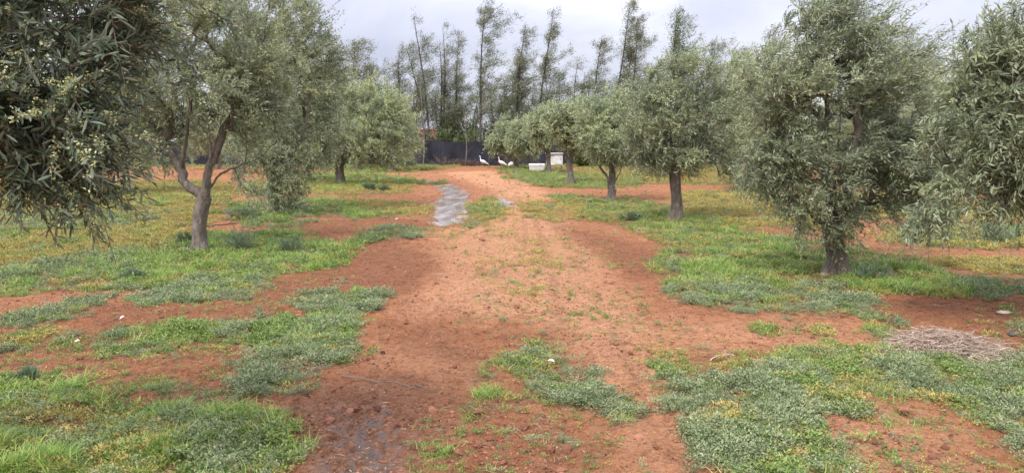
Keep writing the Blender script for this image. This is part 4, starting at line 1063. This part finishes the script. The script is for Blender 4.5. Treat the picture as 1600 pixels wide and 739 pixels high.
# ------------------------------------------------------------------ fence
def make_fence():
    Y = 54.0; root = thing('net_fence', 'dark blue black shade net fence across the far end of the orchard', 'fence', (0, Y, 0))
    x0, x1 = -46, 46; n = 700; xs = np.linspace(x0, x1, n); k = 12
    zz = np.linspace(0.02, 1, k); X, T = np.meshgrid(xs, zz)
    top = 1.82 + .10 * (fbm(xs * .35, xs * 0 + 2, 3) - .5) * 2 - .07 * np.abs(np.sin(xs * math.pi / 2.8))
    Z = T * top[None]; Yw = .05 * np.sin(X * 5.2 + 2 * Z) * (.3 + fbm(X * .8, Z + 3, 2)) + .03 * np.sin(X * 17)
    v = np.stack([X, Yw, Z], -1).reshape(-1, 3); i = np.arange(k - 1)[:, None] * n; j = np.arange(n - 1)[None]
    mb = MB(); mb.add(v, np.stack([i + j, i + j + 1, i + n + j + 1, i + n + j], -1).reshape(-1, 4), .5, True)
    mb.build('netting', M['net'], root)
    for q, x in enumerate(np.arange(x0, x1 + .1, 2.8)):
        mb = MB(); tube(mb, [(x, .12, -.3), (x + random.uniform(-.03, .03), .12, 1.0), (x + random.uniform(-.05, .05), .12, 2.0)], [.035, .034, .033], 8); mb.build('post', M['post'], root)
    for z in (1.72,):
        mb = MB(); tube(mb, [(x, .09, z + .02 * math.sin(x)) for x in np.arange(x0, x1 + .1, 1.4)], [.006] * len(np.arange(x0, x1 + .1, 1.4)), 4); mb.build('wire', M['post'], root)
make_fence()

# ------------------------------------------------------------------ pink building beyond the fence
def make_house():
    Y = 82.0; p = AT(668, 215, Y); zt = float(AT(668, 204, Y)[2]); zc = float(AT(668, 213, Y)[2])
    root = thing('house', 'pink orange plastered house with a cream lower wall beyond the fence', 'house', (p[0], Y, 0))
    mb = MB(); box(mb, (-1.0, 2.5, zt / 2), (3.2, 4.4, zt), bev=.02); mb.build('wall', M['terracotta'], root)
    mb = MB(); box(mb, (-1.0, 2.5, zt + .07), (3.4, 4.6, .14), bev=.02); mb.build('roof', M['terracotta'], root)
    mb = MB(); box(mb, (.6, 1.5, (zc - .25) / 2), (8.0, 3.0, zc - .25), bev=.02); a = mb.build('annex_wall', M['cream'], root)
    mb = MB(); box(mb, (.6, 1.45, zc - .18), (8.2, 3.3, .13), bev=.02); mb.build('annex_roof', M['stone'], root)
    for x in (-1.8, -.4):
        mb = MB(); box(mb, (x, .27, zt - .75), (.6, .06, .5), bev=.01); w = mb.build('window', M['dark_glass'], root)
    mb = MB(); box(mb, (1.6, -.02, 1.2), (.9, .06, 1.1), bev=.01); mb.build('window', M['dark_glass'], root)
make_house()

# ------------------------------------------------------------------ hutch and trough
def make_hutch():
    g = G(866, 268); Y = g[1]; s = Y / F; z0 = gz(*g)
    root = thing('animal_hutch', 'white hutch raised on wooden legs behind the far olive trunks', 'hutch', (g[0], Y, z0))
    w = 25 * s; zb = 10 * s; h = 17 * s
    mb = MB(); box(mb, (0, 0, zb + h / 2), (w, .6, h), bev=.01); mb.build('body', M['white'], root)
    mb = MB(); box(mb, (0, -.03, zb + h + .025), (w + .1, .75, .04), bev=.008); mb.build('roof', M['white'], root)
    mb = MB(); box(mb, (w * .2, -.31, zb + h * .5), (w * .44, .02, h * .82), bev=.004); d = mb.build('door', M['white'], root)
    mb = MB(); box(mb, (w * .38, -.33, zb + h * .5), (.03, .02, .1), bev=.004); mb.build('handle', M['wood'], d)
    for x in (-1, 1):
        for y in (-1, 1):
            mb = MB(); box(mb, (x * (w / 2 - .04), y * .25, zb / 2 - .03), (.05, .05, zb + .04), bev=.006); mb.build('leg', M['wood'], root)
    for z in (.12,):
        mb = MB(); box(mb, (0, -.28, z), (w - .02, .02, .06), bev=.004); mb.build('rail', M['wood'], root)
    g = G(839, 268); Y = g[1] + .3; s = Y / F
    root = thing('water_trough', 'low white trough with a lid between two far olive trunks', 'trough', (g[0], Y, gz(*g)))
    w = 24 * s; h = 7 * s
    mb = MB()
    a, b = .94, 1.0
    v = [(-w / 2 * a, -.25, 0), (w / 2 * a, -.25, 0), (w / 2 * a, .25, 0), (-w / 2 * a, .25, 0), (-w / 2, -.3, h), (w / 2, -.3, h), (w / 2, .3, h), (-w / 2, .3, h)]
    mb.add(v, [[0, 3, 2, 1], [4, 5, 6, 7], [0, 1, 5, 4], [1, 2, 6, 5], [2, 3, 7, 6], [3, 0, 4, 7]]); mb.build('basin', M['white'], root)
    mb = MB(); box(mb, (0, 0, h + .08), (w + .04, .64, .14), bev=.02); mb.build('lid', M['white'], root)
    for x in (-.38, .38):
        mb = MB(); box(mb, (x * w, 0, .004), (.06, .5, .05), bev=.006); mb.build('foot', M['wood'], root)
make_hutch()

# ------------------------------------------------------------------ white birds
def make_bird(u, v, label, face=-1, neck_up=1.0, seed=0, rz=0.0, scale=1.0, head_down=False):
    g = G(u, v); z0 = gz(*g); root = thing('white_bird', label, 'bird', (g[0], g[1], z0), 'white birds near the fence', rz)
    root.scale = (scale * -face * -1, scale, scale) if False else (scale, scale, scale)
    f = face
    if head_down: prof = [(.33, .10, .012), (.32, .13, .026), (.30, .18, .030), (.26, .26, .028), (.20, .33, .045), (.12, .37, .09), (0, .36, .115), (-.13, .33, .10), (-.24, .28, .06), (-.36, .22, .035), (-.46, .17, .012)]
    else: prof = [(.25, .685, .010), (.225, .69, .026), (.19, .69, .034), (.165, .655, .026), (.155, .58, .022), (.15, .50, .027), (.135, .42, .045), (.09, .36, .082), (.0, .32, .112), (-.12, .275, .105), (-.22, .225, .07), (-.34, .165, .045), (-.47, .10, .015)]
    pts = np.array([(x * f, 0, z) for x, z, r in prof]); rad = np.array([r for x, z, r in prof])
    t = np.linspace(0, len(prof) - 1, 40); P = np.stack([np.interp(t, np.arange(len(prof)), pts[:, q]) for q in range(3)], -1)
    for _ in range(3): P[1:-1] = (P[:-2] + 2 * P[1:-1] + P[2:]) / 4
    rr = np.interp(t, np.arange(len(prof)), rad)
    for _ in range(2): rr[1:-1] = (rr[:-2] + 2 * rr[1:-1] + rr[2:]) / 4
    mb = MB(); tube(mb, P, rr * 1.15, 12, .03); mb.build('body', M['feather'], root)
    # beak
    hx, hz = prof[1][0], prof[1][1]; mb = MB()
    dx, dz = (.0, -1) if head_down else (1, -.15)
    tube(mb, [((hx) * f, 0, hz), ((hx + dx * .05) * f, 0, hz + dz * .05), ((hx + dx * .075) * f, 0, hz + dz * .08)], [.014, .009, .002], 6); mb.build('beak', M['beak'], root)
    for y in (-1, 1):
        # wings lie along the flanks
        mb = MB(); s = np.linspace(0, 1, 10)
        wp = np.stack([(.09 - .36 * s) * f, y * (.085 + .03 * np.sin(s * 3.1)), .35 - .15 * s + (.05 if head_down else 0)], -1)
        tube(mb, wp, .055 * np.sin(np.clip(s * 2.6 + .35, 0, 3.0)) + .006, 8); mb.build('wing', M['feather'], root)
        mb = MB(); tube(mb, [(-.01 * f, y * .045, .26), (-.03 * f, y * .045, .13), (-.005 * f, y * .045, .012)], [.028, .010, .008], 6)
        for a in (-.5, 0, .5): tube(mb, [(-.005 * f, y * .045, .012), ((.055 * math.cos(a)) * f, y * .045 + .055 * math.sin(a), .006)], [.006, .004], 5)
        mb.build('leg', M['beak'], root)
make_bird(754, 260, 'leftmost white bird standing upright with its neck stretched up', -1, seed=1, scale=1.0, rz=.3)
make_bird(783, 261, 'middle white bird with raised head and body stretched towards the right', -1, seed=2, scale=.95)
make_bird(799, 263.5, 'rightmost white bird with its head lowered beside the farthest olive trunk', 1, seed=3, scale=.9, head_down=True, rz=1.1)

# ------------------------------------------------------------------ small things on the ground
def straw_pile():
    rg = np.random.default_rng(91); g = G(1478, 552); z0 = gz(*g)
    root = bpy.data.objects.new('tmp', None)
    mb = MB()
    for i in range(2000):
        a = rg.random() * 6.283; r = rg.random() ** .6; x = math.cos(a) * r * .45; y = math.sin(a) * r * .40
        z = .14 * max(0, 1 - r * r) * rg.random() ** .5 + .006; b = rg.random() * 6.283; L = rg.uniform(.06, .22); cv = rg.normal(0, .9); s = np.linspace(-.5, .5, 5)
        dx, dy = math.cos(b), math.sin(b)
        pts = np.stack([x + dx * L * s - dy * cv * L * s * s * 2, y + dy * L * s + dx * cv * L * s * s * 2, z + rg.normal(0, .14) * L * s * 2 + .02 * (1 - 4 * s * s)], -1); pts[:, 2] = np.maximum(pts[:, 2], .003)
        tube(mb, pts, np.full(5, rg.uniform(.001, .0024)), 3, rnd=rg.random(), cap=False)
    o = mb.build('straw_heap', M['straw']); o.location = (g[0], g[1], z0)
    tag(o, 'low heap of dry straw coloured stalks on the right', 'straw heap')
straw_pile()
def stick(u, v, L, ang, r, label, mat='bark_thin', seed=0, forks=2, name='dead_stick'):
    rg = np.random.default_rng(seed + 300); g = G(u, v); mb = MB(); s = np.linspace(-.5, .5, 9)
    pts = np.stack([math.cos(ang) * L * s, math.sin(ang) * L * s, np.zeros(9)], -1) + rg.normal(0, .018 * L, (9, 3))
    pts[:, 2] = height(pts[:, 0] + g[0], pts[:, 1] + g[1]) - gz(*g) + r + np.abs(rg.normal(0, .01, 9)); tube(mb, pts, r * np.linspace(1, .45, 9), 6, .1)
    for k in range(forks):
        i = rg.integers(2, 7); a = ang + rg.choice([-1, 1]) * rg.uniform(.4, .9); l = L * rg.uniform(.15, .35); q = np.linspace(0, 1, 4)
        tube(mb, np.stack([pts[i, 0] + math.cos(a) * l * q, pts[i, 1] + math.sin(a) * l * q, pts[i, 2] + .02 * q], -1), r * .55 * np.linspace(1, .5, 4), 5)
    o = mb.build(name, M[mat]); o.location = (g[0], g[1], gz(*g)); tag(o, label, 'stick')
stick(600, 603, .65, -.35, .0045, 'long thin dry twig between the grass clump and the mud', seed=1, forks=3)
stick(470, 578, .45, -.7, .006, 'dry twig lying on the grey plants beside the near left clump', seed=2)
stick(240, 388, .95, .7, .016, 'dark fallen branch in the yellow weeds left of the forked trunk', 'bark_dark', 3)
stick(345, 354, .9, 1.0, .018, 'dark fallen branch behind the forked trunk', 'bark_dark', 4)
stick(1128, 562, .26, .5, .006, 'small pale forked stick right of the track', 'straw', 5, 2)
stick(905, 600, .2, .9, .004, 'short dry twig right of the middle grey clump', 'straw', 6, 1)
def rock(u, v, r, label, mat='stone', sc=(1, 1, 1), seed=0, name='stone'):
    g = G(u, v); mb = MB(); add_lump(mb, np.random.default_rng(seed + 400), r, (0, 0, r * .2), sc, 10, 7, True); o = mb.build(name, M[mat]); o.location = (g[0], g[1], gz(*g)); tag(o, label, 'stone')
rock(1568, 492, .055, 'pale flat stone on the dark soil at the right edge', sc=(1.3, .9, .6), seed=1)
rock(1583, 529, .05, 'dark rounded stone right of the straw heap', 'bark_dark', (1, .8, .8), 2)
rock(1288, 432, .06, 'pale rock at the left side of the large windblown olive trunk', seed=3, sc=(1.1, .9, .7))
rock(1350, 468, .03, 'small pale pebble at the edge of the dark soil', seed=4)
rock(698, 437, .022, 'small dark stone in the middle of the track', 'bark_dark', seed=5)
rock(1393, 687, .02, 'small dark pebble on the bare ground at the lower right', 'bark_dark', seed=6)
rock(962, 317, .09, 'pale stone at the foot of the V trunk', seed=7, sc=(1, .8, .5))
rock(620, 345, .05, 'little pale stone on the red strip left of the puddle', seed=8)
def scrap(u, v, L, W, label, ang, name='feather', cat='feather', z=.03):
    g = G(u, v); mb = MB(); s = np.linspace(0, 1, 7); w = W * np.sin(s * math.pi * .92 + .12)
    mid = np.stack([s * L, 0 * s, .018 * np.sin(s * 2.5)], -1); v_ = np.concatenate([mid + np.stack([0 * s, w, .004 + 0 * s], -1), mid - np.stack([0 * s, w, -.004 + 0 * s], -1)])
    mb.add(v_, [[i, i + 1, 8 + i, 7 + i] for i in range(6)], .5, True); o = mb.build(name, M['feather']); o.location = (g[0], g[1], gz(*g) + z); o.rotation_euler = (.3, 0, ang); tag(o, label, cat)
scrap(855, 582, .07, .011, 'white feather on the grey plants in the middle of the track', -.8, z=.07)
scrap(117, 549, .04, .012, 'white scrap on the green band at the left', .3, 'paper_scrap', 'litter', .05)
scrap(188, 514, .05, .009, 'small pale feather on the red mound at the left', 1.2, z=.02)

# ------------------------------------------------------------------ light and sky
def make_sky():
    w = bpy.data.worlds.new('World'); SC.world = w; w.use_nodes = True; nt = w.node_tree; bg = nt.nodes['Background']
    sky = N_(nt, 'ShaderNodeTexSky'); sky.sky_type = 'NISHITA'; sky.sun_disc = False; sky.sun_elevation = R(52); sky.sun_rotation = R(215); sky.air_density = 1.0; sky.dust_density = 2.0
    tc = N_(nt, 'ShaderNodeTexCoord'); mp = N_(nt, 'ShaderNodeMapping'); mp.inputs['Scale'].default_value = (1, 1, 2.0); nt.links.new(tc.outputs['Generated'], mp.inputs[0])
    n = N_(nt, 'ShaderNodeTexNoise'); n.inputs['Scale'].default_value = 3.3; n.inputs['Detail'].default_value = 7; n.inputs['Roughness'].default_value = .5; n.inputs['Distortion'].default_value = .4
    nt.links.new(mp.outputs[0], n.inputs['Vector'])
    cl = ramp(nt, [(.32, (.60, .62, .78)), (.47, (.73, .75, .89)), (.58, (.88, .89, .98)), (.70, (1.0, 1.0, 1.04))], n.outputs[0])
    sx = N_(nt, 'ShaderNodeSeparateXYZ'); nt.links.new(tc.outputs['Generated'], sx.inputs[0])
    mr = N_(nt, 'ShaderNodeMapRange'); mr.inputs['From Min'].default_value = .12; mr.inputs['From Max'].default_value = .95; mr.inputs['To Min'].default_value = 4.4; mr.inputs['To Max'].default_value = 15.0
    nt.links.new(sx.outputs['Z'], mr.inputs[0])
    sc = mixc(nt, 1.0, cl.outputs[0], mr.outputs[0], 'MULTIPLY')
    c = mixc(nt, .92, sky.outputs[0], sc)
    nt.links.new(c, bg.inputs[0]); bg.inputs[1].default_value = .10
    s = bpy.data.lights.new('sun', 'SUN'); s.energy = 1.5; s.angle = R(16); s.color = (1, .96, .9)
    o = bpy.data.objects.new('sun', s); COL.objects.link(o); o.rotation_euler = (R(38), 0, R(-35)); o.location = (0, 0, 20)
make_sky()
SC.view_settings.view_transform = 'Standard'; SC.view_settings.look = 'None'; SC.view_settings.exposure = 1.25; SC.view_settings.gamma = 1
SC.cycles.max_bounces = 6; SC.cycles.diffuse_bounces = 3; SC.cycles.transparent_max_bounces = 4
